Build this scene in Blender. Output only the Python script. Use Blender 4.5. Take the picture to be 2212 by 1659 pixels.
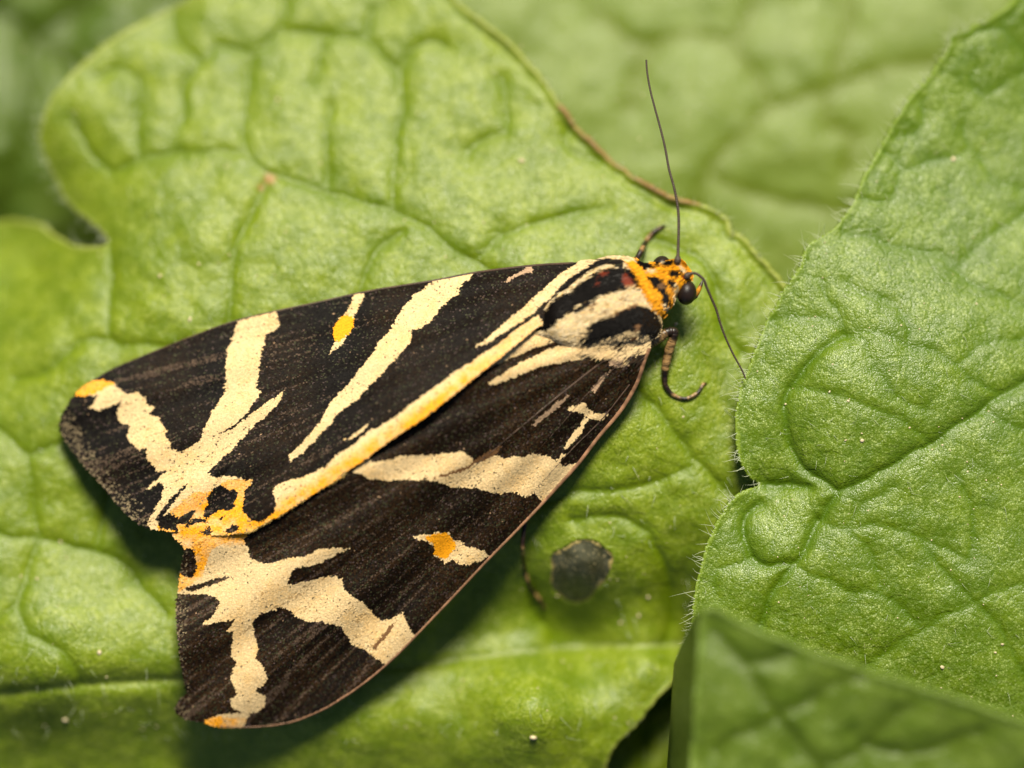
import bpy, math, random
import numpy as np
random.seed(7); RNG = np.random.default_rng(7)
for o in list(bpy.data.objects): bpy.data.objects.remove(o)
scene = bpy.context.scene
col = scene.collection

# ------------------------------------------------------------------ units, camera, light
# 1 blender unit = 1 cm.  Lengths below are in "p" (1/2212 of the 48 mm wide field of view, about 0.0217 mm)
S = 4.8 / 2212.0
CAM_D = 30.0                     # cm above the plane z = 0
DP = CAM_D / S
scene.unit_settings.system = 'METRIC'; scene.unit_settings.scale_length = 0.01
cam = bpy.data.cameras.new('camera'); camo = bpy.data.objects.new('camera', cam); col.objects.link(camo)
camo.location = (0, 0, CAM_D); camo.rotation_euler = (0, 0, 0)
cam.sensor_width = 36; cam.lens = 36 * CAM_D / 4.8
cam.clip_start = 0.5; cam.clip_end = 500
cam.dof.use_dof = True; cam.dof.focus_distance = CAM_D - 88 * S
cam.dof.aperture_fstop = 0.225 / (CAM_D * 0.082)
scene.camera = camo

SUN_EL, SUN_AZ = math.radians(48), math.radians(5)      # azimuth clockwise from +Y
w = bpy.data.worlds.new('World'); scene.world = w; w.use_nodes = True
nt = w.node_tree; nt.nodes.clear()
sky = nt.nodes.new('ShaderNodeTexSky'); sky.sky_type = 'NISHITA'; sky.sun_disc = False
sky.sun_elevation = SUN_EL; sky.sun_rotation = SUN_AZ
bg = nt.nodes.new('ShaderNodeBackground'); bg.inputs[1].default_value = 0.042
wo = nt.nodes.new('ShaderNodeOutputWorld')
nt.links.new(sky.outputs[0], bg.inputs[0]); nt.links.new(bg.outputs[0], wo.inputs[0])
sun = bpy.data.lights.new('sun', 'SUN'); sun.energy = 5.0; sun.angle = math.radians(17); sun.color = (1.0, 0.92, 0.76)
suno = bpy.data.objects.new('sun', sun); col.objects.link(suno)
suno.rotation_euler = (math.radians(90) - SUN_EL, 0, math.pi - SUN_AZ)
suno.rotation_euler = (-(math.radians(90) - SUN_EL), 0, -SUN_AZ)
suno.location = (0, 8, 12)
scene.cycles.max_bounces = 6; scene.cycles.diffuse_bounces = 3; scene.cycles.glossy_bounces = 2; scene.cycles.transmission_bounces = 3
vs = scene.view_settings
vs.view_transform = 'Standard'; vs.look = 'None'; vs.exposure = 0.55; vs.gamma = 1.0; vs.use_curve_mapping = False

# ------------------------------------------------------------------ helpers
def W(px, py, z):
    """a place given by where it lies on the field of view, and its height"""
    px = np.asarray(px, float); py = np.asarray(py, float); z = np.asarray(z, float)
    k = (1 - z / DP) * S
    return np.stack([(px - 1106.0) * k, (829.5 - py) * k, z * S + 0 * px], -1)

def mesh_obj(name, verts, faces, mat=None, parent=None, smooth=True, attrs=None, colors=None, face_sizes=None):
    verts = np.ascontiguousarray(verts, dtype=np.float32)
    me = bpy.data.meshes.new(name)
    me.vertices.add(len(verts)); me.vertices.foreach_set('co', verts.ravel())
    if isinstance(faces, np.ndarray):
        n = faces.shape[1]; nf = len(faces)
        me.loops.add(nf * n); me.loops.foreach_set('vertex_index', faces.astype(np.int32).ravel())
        me.polygons.add(nf); me.polygons.foreach_set('loop_start', np.arange(nf, dtype=np.int32) * n)
        me.polygons.foreach_set('loop_total', np.full(nf, n, dtype=np.int32))
    else:
        fl = [i for f in faces for i in f]
        me.loops.add(len(fl)); me.loops.foreach_set('vertex_index', fl)
        tot = np.array([len(f) for f in faces], dtype=np.int32)
        me.polygons.add(len(faces)); me.polygons.foreach_set('loop_start', np.concatenate([[0], np.cumsum(tot)[:-1]]).astype(np.int32))
        me.polygons.foreach_set('loop_total', tot)
    me.update(calc_edges=True); me.validate()
    if smooth: me.polygons.foreach_set('use_smooth', np.ones(len(me.polygons), dtype=bool))
    if attrs:
        for k, v in attrs.items():
            a = me.attributes.new(k, 'FLOAT', 'POINT'); a.data.foreach_set('value', np.asarray(v, np.float32))
    if colors is not None:
        a = me.attributes.new('pigment', 'FLOAT_COLOR', 'POINT')
        c4 = np.ones((len(verts), 4), np.float32); c4[:, :3] = colors
        a.data.foreach_set('color', c4.ravel())
    if mat: me.materials.append(mat)
    ob = bpy.data.objects.new(name, me); col.objects.link(ob)
    if parent: ob.parent = parent
    return ob

def tag(o, label=None, cat=None, group=None, kind=None):
    if label: o['label'] = label
    if cat: o['category'] = cat
    if group: o['group'] = group
    if kind: o['kind'] = kind
    return o

def smooth_line(pts, closed=False, n=6):
    P = np.asarray(pts, float); N = len(P); out = []
    rng = range(N) if closed else range(N - 1)
    for i in rng:
        if closed: a, b, c, d = P[(i-1) % N], P[i], P[(i+1) % N], P[(i+2) % N]
        else: a, b, c, d = P[max(i-1, 0)], P[i], P[i+1], P[min(i+2, N-1)]
        for k in range(n):
            t = k / n
            out.append(0.5*((2*b)+(-a+c)*t+(2*a-5*b+4*c-d)*t*t+(-a+3*b-3*c+d)*t**3))
    if not closed: out.append(P[-1])
    return np.array(out)

def seg_dist(Q, A, B, nearest=False, maxd=160.):
    """distance of points Q to segments A-B (min), chunked"""
    Q0 = np.asarray(Q, float); o = np.argsort(Q0[:, 0], kind='stable'); Q = Q0[o]
    D = np.full(len(Q), float(maxd)); NP_ = Q.copy(); xs = Q[:, 0]
    for a, b in zip(A, B):
        ab = b - a; L = ab @ ab
        if L < 1e-9: continue
        i0 = np.searchsorted(xs, min(a[0], b[0]) - maxd); i1 = np.searchsorted(xs, max(a[0], b[0]) + maxd)
        if i1 <= i0: continue
        sub = np.nonzero(np.abs(Q[i0:i1, 1] - 0.5*(a[1]+b[1])) < maxd + 0.5*abs(a[1]-b[1]))[0] + i0
        if not len(sub): continue
        q = Q[sub]; t = np.clip(((q - a) @ ab) / L, 0, 1)
        pr = a + t[:, None] * ab
        d = np.hypot(q[:, 0] - pr[:, 0], q[:, 1] - pr[:, 1])
        m = d < D[sub]; sm = sub[m]
        D[sm] = d[m]
        if nearest: NP_[sm] = pr[m]
    D0 = np.empty_like(D); D0[o] = D
    if not nearest: return D0
    N0 = np.empty_like(NP_); N0[o] = NP_
    return D0, N0

def line_dist(Q, pl):
    pl = np.asarray(pl, float); return seg_dist(Q, pl[:-1], pl[1:])

def inside(Q, poly):
    poly = np.asarray(poly, float); x, y = Q[:, 0], Q[:, 1]; r = np.zeros(len(Q), bool)
    x0, y0 = poly[-1]
    for x1, y1 in poly:
        if y1 != y0:
            c = ((y1 > y) != (y0 > y)) & (x < (x0 - x1) * (y - y1) / (y0 - y1) + x1)
            r ^= c
        x0, y0 = x1, y1
    return r

def tps(ctrl):
    C = np.asarray(ctrl, float); P = C[:, :2] / 1000.; v = C[:, 2]; n = len(P)
    def U(r2): return np.where(r2 > 1e-12, r2 * np.log(np.maximum(r2, 1e-12)), 0)
    d2 = ((P[:, None] - P[None]) ** 2).sum(-1)
    K = np.zeros((n+3, n+3)); K[:n, :n] = U(d2) + 1e-4*np.eye(n); K[:n, n] = 1; K[:n, n+1:] = P; K[n, :n] = 1; K[n+1:, :n] = P.T
    sol = np.linalg.solve(K, np.concatenate([v, np.zeros(3)]))
    def f(x, y):
        x = np.asarray(x, float) / 1000.; y = np.asarray(y, float) / 1000.
        r = sol[n] + sol[n+1]*x + sol[n+2]*y
        for i in range(n): r = r + sol[i]*U((x-P[i, 0])**2 + (y-P[i, 1])**2)
        return r
    return f

_NG = np.random.default_rng(3).random((256, 256))
def vnoise(x, y, scale, off=0.0):
    x = np.asarray(x)/scale + 37.3 + off; y = np.asarray(y)/scale + 91.7 + off*1.7
    xi = np.floor(x).astype(int); yi = np.floor(y).astype(int); fx = x-xi; fy = y-yi
    fx = fx*fx*fx*(fx*(fx*6-15)+10); fy = fy*fy*fy*(fy*(fy*6-15)+10)
    g = lambda i, j: _NG[i % 256, j % 256]
    return ((g(xi, yi)*(1-fx)+g(xi+1, yi)*fx)*(1-fy) + (g(xi, yi+1)*(1-fx)+g(xi+1, yi+1)*fx)*fy)*2-1

# --- node helper
class NT:
    def __init__(s, name):
        s.m = bpy.data.materials.new(name); s.m.use_nodes = True; s.t = s.m.node_tree; s.t.nodes.clear()
        s.out = s.n('ShaderNodeOutputMaterial')
    def n(s, t, **kw):
        x = s.t.nodes.new(t)
        for k, v in kw.items(): setattr(x, k, v)
        return x
    def l(s, a, b): s.t.links.new(a, b)
    def set(s, sock, v):
        if hasattr(v, 'is_output'): s.l(v, sock)
        else: sock.default_value = v
    def mix(s, f, a, b, mode='MIX'):
        x = s.n('ShaderNodeMix', data_type='RGBA', blend_type=mode)
        s.set(x.inputs[0], f)
        for sock, v in ((x.inputs[6], a), (x.inputs[7], b)):
            if isinstance(v, tuple) and len(v) == 3: v = v + (1,)
            s.set(sock, v)
        return x.outputs[2]
    def math(s, op, a, b=0.5, c=None, clamp=False):
        x = s.n('ShaderNodeMath', operation=op, use_clamp=clamp)
        s.set(x.inputs[0], a); s.set(x.inputs[1], b)
        if c is not None: s.set(x.inputs[2], c)
        return x.outputs[0]
    def mr(s, v, a, b, c=0.0, d=1.0, smooth=True):
        x = s.n('ShaderNodeMapRange', interpolation_type='SMOOTHSTEP' if smooth else 'LINEAR')
        s.set(x.inputs[0], v); x.inputs[1].default_value = a; x.inputs[2].default_value = b; x.inputs[3].default_value = c; x.inputs[4].default_value = d
        return x.outputs[0]
    def noise(s, vec, scale, detail=3, rough=0.55, dist=0.0):
        x = s.n('ShaderNodeTexNoise'); s.l(vec, x.inputs['Vector']); x.inputs['Scale'].default_value = scale
        x.inputs['Detail'].default_value = detail; x.inputs['Roughness'].default_value = rough; x.inputs['Distortion'].default_value = dist
        return x.outputs[0]
    def voro(s, vec, scale, feature='F1'):
        x = s.n('ShaderNodeTexVoronoi', feature=feature); s.l(vec, x.inputs['Vector']); x.inputs['Scale'].default_value = scale
        return x
    def attr(s, name):
        return s.n('ShaderNodeAttribute', attribute_name=name)
    def bump(s, h, dist, strength=1.0, normal=None):
        x = s.n('ShaderNodeBump'); s.set(x.inputs['Height'], h); x.inputs['Distance'].default_value = dist; x.inputs['Strength'].default_value = strength
        if normal is not None: s.l(normal, x.inputs['Normal'])
        return x.outputs[0]
    def bsdf(s, **kw):
        x = s.n('ShaderNodeBsdfPrincipled')
        for k, v in kw.items():
            sock = x.inputs[k]
            if isinstance(v, tuple) and len(v) == 3 and sock.type == 'RGBA': v = v + (1,)
            s.set(sock, v)
        return x

# ------------------------------------------------------------------ materials
def leaf_material(name, dark, light, pale, vein, rim, cell=3.7, rough=0.37, pale_amt=0.9, translucent=0.22, spec=0.5):
    t = NT(name); tc = t.n('ShaderNodeTexCoord').outputs['Object']
    big = t.noise(tc, 2.2, 3, 0.5); mid = t.noise(tc, 9.0, 4, 0.6, 0.4); fine = t.noise(tc, 45, 3, 0.6)
    c = t.mix(t.mr(big, 0.25, 0.75, 0.15, 0.8), dark, light)
    c = t.mix(t.mr(mid, 0.42, 0.70, 0, 0.65), c, light)
    c = t.mix(t.mr(mid, 0.52, 0.30, 0, 0.55), c, dark)
    # fine network of the smallest veins
    warp = t.n('ShaderNodeVectorMath', operation='ADD')
    nz = t.n('ShaderNodeTexNoise'); t.l(tc, nz.inputs['Vector']); nz.inputs['Scale'].default_value = 12
    sc = t.n('ShaderNodeVectorMath', operation='SCALE'); t.l(nz.outputs['Color'], sc.inputs[0]); sc.inputs['Scale'].default_value = 0.06
    t.l(tc, warp.inputs[0]); t.l(sc.outputs[0], warp.inputs[1])
    areole = t.voro(warp.outputs[0], 1/(34*S), 'DISTANCE_TO_EDGE')
    net = t.mr(areole.outputs['Distance'], 0.02, 0.16, 1, 0)
    third = t.mr(t.voro(warp.outputs[0], 1/(88*S), 'DISTANCE_TO_EDGE').outputs['Distance'], 0.01, 0.10, 1, 0)
    c = t.mix(t.math('MULTIPLY', net, 0.20), c, vein)
    c = t.mix(t.math('MULTIPLY', third, 0.26), c, vein)
    # epidermal cells: varied tones, with their sparkle painted in as pale dots
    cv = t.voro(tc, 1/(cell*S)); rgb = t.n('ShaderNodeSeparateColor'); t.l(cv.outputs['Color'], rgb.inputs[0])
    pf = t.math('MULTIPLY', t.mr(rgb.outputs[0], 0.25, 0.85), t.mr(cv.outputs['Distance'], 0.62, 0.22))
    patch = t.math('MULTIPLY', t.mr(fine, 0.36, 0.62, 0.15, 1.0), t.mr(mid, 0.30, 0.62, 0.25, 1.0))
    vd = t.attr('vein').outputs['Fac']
    patch = t.math('MULTIPLY', patch, t.mr(vd, 5.0, 34.0, 0.12, 1.0))  # painted sheen and glints thin out in the vein furrows
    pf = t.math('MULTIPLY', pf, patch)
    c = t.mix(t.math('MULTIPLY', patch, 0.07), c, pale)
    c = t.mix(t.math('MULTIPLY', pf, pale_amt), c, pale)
    c = t.mix(t.mr(rgb.outputs[1], 0.55, 1.0, 0, 0.6), c, dark)
    vd = t.attr('vein').outputs['Fac']
    c = t.mix(t.mr(vd, 1.0, 13.0, 0.65, 0.0), c, vein)
    ed = t.attr('edge').outputs['Fac']; br = t.attr('brown').outputs['Fac']
    rimc = t.mix(br, rim, (0.36, 0.17, 0.07))
    c = t.mix(t.mr(t.math('ADD', ed, t.mr(mid, 0.3, 0.7, -3, 3.5)), 3.0, 9.0, 0.8, 0.0), c, rimc)
    c = t.mix(t.math('MULTIPLY', t.attr('rib').outputs['Fac'], t.mr(fine, 0.35, 0.6, 0.05, 0.5)), c, (0.36, 0.40, 0.18))
    tan = t.attr('tan').outputs['Fac']
    c = t.mix(tan, c, (0.42, 0.24, 0.09))
    # relief
    h1 = t.math('SUBTRACT', 1.0, t.math('POWER', cv.outputs['Distance'], 2.0))
    hh = t.math('MULTIPLY_ADD', h1, 0.85, t.math('MULTIPLY_ADD', fine, 1.1, t.math('MULTIPLY_ADD', third, -0.35, t.math('MULTIPLY', net, -0.6))))
    b3 = t.bump(hh, 1.0*S, 1.0)
    ro = t.mr(fine, 0.3, 0.7, rough-0.07, rough+0.12)
    p = t.bsdf(**{'Base Color': c, 'Roughness': ro, 'Specular IOR Level': spec, 'Normal': b3})
    tr = t.n('ShaderNodeBsdfTranslucent'); t.l(t.mix(0.5, c, (0.25, 0.42, 0.03)), tr.inputs[0]); pass
    ms = t.n('ShaderNodeMixShader'); ms.inputs[0].default_value = translucent
    t.l(p.outputs[0], ms.inputs[1]); t.l(tr.outputs[0], ms.inputs[2]); t.l(ms.outputs[0], t.out.inputs[0])
    return t.m

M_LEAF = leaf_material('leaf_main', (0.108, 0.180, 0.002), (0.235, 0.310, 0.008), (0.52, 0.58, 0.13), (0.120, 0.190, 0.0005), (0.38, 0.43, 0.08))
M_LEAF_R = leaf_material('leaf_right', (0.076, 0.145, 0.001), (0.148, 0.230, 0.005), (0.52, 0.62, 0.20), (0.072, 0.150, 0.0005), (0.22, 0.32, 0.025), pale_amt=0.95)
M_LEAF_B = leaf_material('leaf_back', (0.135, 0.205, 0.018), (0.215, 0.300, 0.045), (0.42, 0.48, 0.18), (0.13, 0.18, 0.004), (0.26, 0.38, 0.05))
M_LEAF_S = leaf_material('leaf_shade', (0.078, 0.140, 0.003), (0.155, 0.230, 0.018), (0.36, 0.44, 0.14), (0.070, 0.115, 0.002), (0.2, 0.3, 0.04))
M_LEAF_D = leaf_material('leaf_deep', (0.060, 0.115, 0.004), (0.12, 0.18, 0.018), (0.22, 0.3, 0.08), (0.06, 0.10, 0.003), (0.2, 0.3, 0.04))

def simple(name, colr, rough=0.5, spec=0.5, bump=None, sub=0.0, **extra):
    t = NT(name); kw = {'Base Color': colr, 'Roughness': rough, 'Specular IOR Level': spec}; kw.update(extra)
    tc = t.n('ShaderNodeTexCoord').outputs['Object']
    nz = t.noise(tc, bump[0] if bump else 60, 3)
    kw['Base Color'] = t.mix(t.mr(nz, 0.3, 0.7), tuple(v*0.75 for v in colr), tuple(min(1, v*1.2) for v in colr))
    if bump: kw['Normal'] = t.bump(nz, bump[1], 0.7)
    p = t.bsdf(**kw); t.l(p.outputs[0], t.out.inputs[0]); return t.m

def pigment_mat(name, rough=0.45, spec=0.4, gain=1.0, bump=True):
    t = NT(name); tc = t.n('ShaderNodeTexCoord').outputs['Object']
    c = t.attr('pigment').outputs['Color']
    nz = t.noise(tc, 130, 2)
    c = t.mix(1.0, c, t.mix(t.mr(nz, 0.3, 0.7), (0.82*gain,)*3, (1.08*gain,)*3), 'MULTIPLY')
    kw = {'Base Color': c, 'Roughness': rough, 'Specular IOR Level': spec}
    if bump: kw['Normal'] = t.bump(nz, 1.2*S, 0.5)
    p = t.bsdf(**kw); t.l(p.outputs[0], t.out.inputs[0]); return t.m

M_SCALE = pigment_mat('wing_scale', 0.6, 0.08, bump=False)
M_MEMBRANE = pigment_mat('wing_membrane', 0.45, 0.35, 0.7)
M_FUR = pigment_mat('body_fur', 0.55, 0.12, bump=False)
M_BODY = pigment_mat('body_skin', 0.42, 0.06, 1.0)
M_LEG = pigment_mat('leg', 0.38, 0.5)
M_ANT = simple('antenna', (0.055, 0.037, 0.025), 0.5, 0.4, (160, 2*S))
M_HAIR = NT('leaf_hair')
_p = M_HAIR.bsdf(**{'Base Color': (0.72, 0.78, 0.55), 'Roughness': 0.3, 'Specular IOR Level': 0.6}); _tr = M_HAIR.n('ShaderNodeBsdfTranslucent'); _tr.inputs[0].default_value = (0.8, 0.85, 0.6, 1)
_ms = M_HAIR.n('ShaderNodeMixShader'); _ms.inputs[0].default_value = 0.45; M_HAIR.l(_p.outputs[0], _ms.inputs[1]); M_HAIR.l(_tr.outputs[0], _ms.inputs[2]); M_HAIR.l(_ms.outputs[0], M_HAIR.out.inputs[0]); M_HAIR = M_HAIR.m
M_STEM = simple('stem', (0.16, 0.26, 0.04), 0.45, 0.5, (30, 4*S))
M_SOIL = simple('soil', (0.075, 0.062, 0.030), 0.9, 0.2, (4, 60*S))
M_SPECK = simple('speck', (0.62, 0.52, 0.32), 0.6, 0.3)

t = NT('compound_eye'); tc = t.n('ShaderNodeTexCoord').outputs['Object']; vo = t.voro(tc, 1/(1.6*S))
p = t.bsdf(**{'Base Color': t.mix(t.mr(t.noise(tc, 40), 0.3, 0.7), (0.010, 0.006, 0.004), (0.020, 0.011, 0.007)), 'Roughness': 0.42, 'Specular IOR Level': 0.35, 'Normal': t.bump(vo.outputs['Distance'], 0.35*S, 0.5)})
t.l(p.outputs[0], t.out.inputs[0]); M_EYE = t.m

t = NT('dead_tissue'); tc = t.n('ShaderNodeTexCoord').outputs['Object']
n1 = t.noise(tc, 14, 4, 0.6); mp = t.n('ShaderNodeMapping'); t.l(tc, mp.inputs[0]); mp.inputs['Scale'].default_value = (16, 3, 1)
n2 = t.noise(mp.outputs[0], 1.4, 3); n3 = t.noise(tc, 60, 2)
c = t.mix(t.mr(n1, 0.3, 0.7), (0.030, 0.032, 0.012), (0.088, 0.088, 0.050))
c = t.mix(t.mr(n2, 0.45, 0.75, 0, 0.6), c, (0.040, 0.036, 0.008))
c = t.mix(t.mr(n3, 0.60, 0.68), c, (0.34, 0.28, 0.14))
ed = t.attr('edge').outputs['Fac']
c = t.mix(t.mr(t.math('ADD', ed, t.mr(t.noise(tc, 22, 3), 0.3, 0.7, -4, 6)), 3, 6, 0.9, 0), c, (0.40, 0.31, 0.10))
p = t.bsdf(**{'Base Color': c, 'Roughness': 0.45, 'Normal': t.bump(n1, 6*S, 0.6)}); t.l(p.outputs[0], t.out.inputs[0]); M_DEAD = t.m

# ------------------------------------------------------------------ generic geometry
def sheet(outline, step, holes=()):
    """grid of points filling an outline; rim points are moved onto the outline"""
    ol = np.asarray(outline, float)
    x0, y0 = ol.min(0) - 2*step; x1, y1 = ol.max(0) + 2*step
    xs = np.arange(x0, x1, step); ys = np.arange(y0, y1, step)
    X, Y = np.meshgrid(xs, ys); Q = np.stack([X.ravel(), Y.ravel()], 1)
    A = ol; B = np.roll(ol, -1, 0)
    ins = inside(Q, ol)
    d, npt = seg_dist(Q, A, B, True, 90.)
    sd = np.where(ins, d, -d)
    for h in holes:
        h = np.asarray(h, float); ih = inside(Q, h); dh, nh = seg_dist(Q, h, np.roll(h, -1, 0), True)
        s2 = np.where(ih, -dh, dh); m = s2 < np.minimum(sd, 2*step)
        outer = sd.copy()
        sd = np.where(m, s2, sd); npt[m] = nh[m]
    nx, ny = len(xs), len(ys)
    i = np.arange(nx*ny).reshape(ny, nx)
    F = np.stack([i[:-1, :-1].ravel(), i[1:, :-1].ravel(), i[1:, 1:].ravel(), i[:-1, 1:].ravel()], 1)
    keep = (sd[F] > -0.75*step).all(1) & (sd[F] > 0).any(1)
    F = F[keep]
    snap = sd < 0.25*step
    Q2 = Q.copy(); Q2[snap] = npt[snap]
    used = np.zeros(len(Q), bool); used[F.ravel()] = True
    idx = np.cumsum(used) - 1
    edo = np.maximum(np.where(snap, 0, sd), 0)
    if len(holes): edo = np.maximum(np.where(snap & (outer < step), 0, outer), 0)
    return Q2[used], idx[F], edo[used]

def tube(paths, sides=6, closed_tip=True):
    """paths: list of (Nx3 world points, N radii) -> verts, quads"""
    V = []; F = []; base = 0; owner = []
    for pi, (P, R) in enumerate(paths):
        P = np.asarray(P, float); R = np.asarray(R, float); n = len(P)
        T = np.gradient(P, axis=0); T /= np.linalg.norm(T, axis=1)[:, None] + 1e-12
        up = np.array([0, 0, 1.0]) if abs(T[0, 2]) < 0.9 else np.array([1.0, 0, 0])
        N1 = np.cross(T, up); N1 /= np.linalg.norm(N1, axis=1)[:, None] + 1e-12
        N2 = np.cross(T, N1)
        a = np.arange(sides) * 2*math.pi/sides
        ring = P[:, None] + R[:, None, None]*(np.cos(a)[None, :, None]*N1[:, None] + np.sin(a)[None, :, None]*N2[:, None])
        V.append(ring.reshape(-1, 3)); owner += [pi]*(n*sides)
        k = np.arange(n*sides).reshape(n, sides) + base; kr = np.roll(k, -1, 1)
        F.append(np.stack([k[:-1].ravel(), kr[:-1].ravel(), kr[1:].ravel(), k[1:].ravel()], 1))
        base += n*sides
    return np.concatenate(V), np.concatenate(F), np.array(owner)

def hairs_mesh(name, specs, mat, parent, seg=5):
    """specs: (root3, dir3, length, bend3, radius) in world units"""
    paths = []
    for r, d, L, b, rad in specs:
        d = np.asarray(d, float); d = d/np.linalg.norm(d); t = np.linspace(0, 1, seg)[:, None]
        P = np.asarray(r) + d*L*t + np.asarray(b)*L*t*t
        paths.append((P, rad*(1 - 0.85*t[:, 0])))
    v, f, _ = tube(paths, 3)
    return tag(mesh_obj(name, v, f, mat, parent), kind='stuff')

# ------------------------------------------------------------------ leaves
c1 = lambda L: [(x*.33854, y*.33854) for x, y in L]
c2 = lambda L: [(731.6+x*.33854, y*.33854) for x, y in L]
c3 = lambda L: [(1463.1+x*.33854, y*.33854) for x, y in L]
c4 = lambda L: [(x*.33854, 547.2+y*.33854) for x, y in L]
c5 = lambda L: [(731.6+x*.33854, 547.2+y*.33854) for x, y in L]
c6 = lambda L: [(1463.1+x*.33854, 547.2+y*.33854) for x, y in L]
c7 = lambda L: [(x*.33854, 1097.4+y*.33854) for x, y in L]
c8 = lambda L: [(731.6+x*.33854, 1097.4+y*.33854) for x, y in L]
c9 = lambda L: [(1463.1+x*.33854, 1097.4+y*.33854) for x, y in L]
cH = lambda L: [(1267.3+x/6., 518.4+y/6.) for x, y in L]
cT = lambda L: [(1094.5+x/6., 547.2+y/6.) for x, y in L]
cK = lambda L: [(345.6+x*.20833, 979.3+y*.20833) for x, y in L]

def make_leaf(label, outline, veins, ctrl, step, mat, H=15, wv=28, noise=5, curl=11, brown=None, tan=(), holes=(), thick=9, teeth=2.5, extra=None, rib=None, rimsel=None, strong=99, vscale=1.0):
    ol = smooth_line(outline, True, 8)
    if teeth:
        nrm = np.roll(ol, -1, 0) - np.roll(ol, 1, 0); nrm = np.stack([nrm[:, 1], -nrm[:, 0]], 1); nrm /= np.linalg.norm(nrm, axis=1)[:, None]+1e-9
        ol = ol + nrm*(vnoise(ol[:, 0], ol[:, 1], 26)*teeth)[:, None] + nrm*(vnoise(ol[:, 0], ol[:, 1], 9)*teeth*0.5)[:, None]
    Q, F, ed = sheet(ol, step, holes)
    VA, VB, WA, WB = [], [], [], []
    for i, v in enumerate(veins):
        sv = smooth_line(v, False, 4)
        if i < strong: VA += list(sv[:-1]); VB += list(sv[1:])
        else: WA += list(sv[:-1]); WB += list(sv[1:])
    base = tps(ctrl)
    def height(Q, ed):
        # veins wander a little
        Qw = Q + np.stack([vnoise(Q[:, 0], Q[:, 1], 45)*5, vnoise(Q[:, 0], Q[:, 1], 45, 9.)*5], 1)
        vd = seg_dist(Qw, VA, VB) if len(VA) else np.full(len(Q), 200.)
        z = base(Q[:, 0], Q[:, 1])
        z = z + H*(1-np.exp(-vd/wv)) + 0.35*H*(1-np.exp(-vd/6.))
        if WA:
            wd_ = seg_dist(Qw, WA, WB); z = z + 0.5*H*(1-np.exp(-wd_/(wv*1.2))) + 0.08*H*(1-np.exp(-wd_/6.))
            vd = np.minimum(vd, wd_ + 4.)
        z = z + noise*vnoise(Q[:, 0], Q[:, 1], 95) + noise*0.55*vnoise(Q[:, 0], Q[:, 1], 42, 5.) + noise*0.22*vnoise(Q[:, 0], Q[:, 1], 19, 2.)
        cu = curl*np.clip(0.8+0.5*vnoise(Q[:, 0], Q[:, 1], 70, 6.), 0.2, 1.3)*(rimsel(Q) if rimsel else 1.0)
        z = z + cu*np.exp(-ed/7.) - 0.8*np.abs(cu)*np.exp(-((ed-17)/9.)**2)
        if extra is not None: z = z + extra(Q)
        return z, vd
    z, vd = height(Q, ed)
    br = np.zeros(len(Q))
    if brown is not None: br = np.clip(1.2 - line_dist(Q, brown)/18., 0, 1)
    tn = np.zeros(len(Q))
    for (tx, ty, tr) in tan:
        tn = np.maximum(tn, np.clip(1.3 - np.hypot(Q[:, 0]-tx + 5*vnoise(Q[:, 0], Q[:, 1], 8), Q[:, 1]-ty)/tr, 0, 1))
    ob = mesh_obj('leaf', W(Q[:, 0], Q[:, 1], z), F, mat, None, True, {'vein': vd*vscale, 'edge': ed, 'brown': br, 'tan': tn, 'rib': (np.clip(1.3-line_dist(Q, rib)/7., 0, 1)*np.clip((Q[:, 0]-900)/200., 0.25, 1) if rib is not None else 0*tn)})
    md = ob.modifiers.new('thickness', 'SOLIDIFY'); md.thickness = thick*S; md.offset = 1.0 if ob.data.polygons[0].normal.z < 0 else -1.0
    tag(ob, label, 'leaf', 'leaves of one low green plant')
    return ob, ol, height

def edge_hairs(ob, ol, height, sel, n, L=(18, 42), name='edge_hairs', rad=0.75):
    pts = np.array([p for p in ol if sel(p)])
    specs = []; ctr = ol.mean(0)
    idx = RNG.integers(0, len(ol), n*12)
    A = ol; T = np.roll(ol, -1, 0) - np.roll(ol, 1, 0)
    for i in idx:
        p = A[i] + (A[(i+1) % len(A)]-A[i])*RNG.random()
        if not sel(p): continue
        tn = T[i]/(np.linalg.norm(T[i])+1e-9); nn = np.array([tn[1], -tn[0]])
        if inside((p+nn*4)[None], ol)[0]: nn = -nn
        q = p - nn*2.5
        z = height(q[None], np.array([2.5]))[0][0]
        d2 = nn + tn*RNG.normal(0, 0.5)
        l = RNG.uniform(*L)
        d = np.array([d2[0], -d2[1], RNG.uniform(0.0, 0.8)]); bend = np.array([RNG.normal(0, .3), RNG.normal(0, .3), RNG.uniform(-.3, .3)])
        specs.append((W(q[0], q[1], z), d, l*S, bend, rad*S))
        if len(specs) >= n: break
    return hairs_mesh(name, specs, M_HAIR, ob)

def face_hairs(ob, ol, height, box, n, L=(14, 34), name='surface_hairs', ok=None, rad=0.6, lean=0.8):
    x0, y0, x1, y1 = box; Q = np.stack([RNG.uniform(x0, x1, n*3), RNG.uniform(y0, y1, n*3)], 1)
    m = inside(Q, ol)
    if ok is not None: m &= ok(Q)
    Q = Q[m][:n]; ed = seg_dist(Q, ol, np.roll(ol, -1, 0)); z = height(Q, ed)[0]; specs = []
    for q, zz in zip(Q, z):
        a = RNG.normal(-0.9, 0.8); d = np.array([math.cos(a)*lean, math.sin(a)*lean, RNG.uniform(0.25, 1.0)])
        specs.append((W(q[0], q[1], zz-1), d, RNG.uniform(*L)*S, np.array([RNG.normal(0, .25), RNG.normal(0, .25), -0.25]), rad*S))
    return hairs_mesh(name, specs, M_HAIR, ob)

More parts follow.
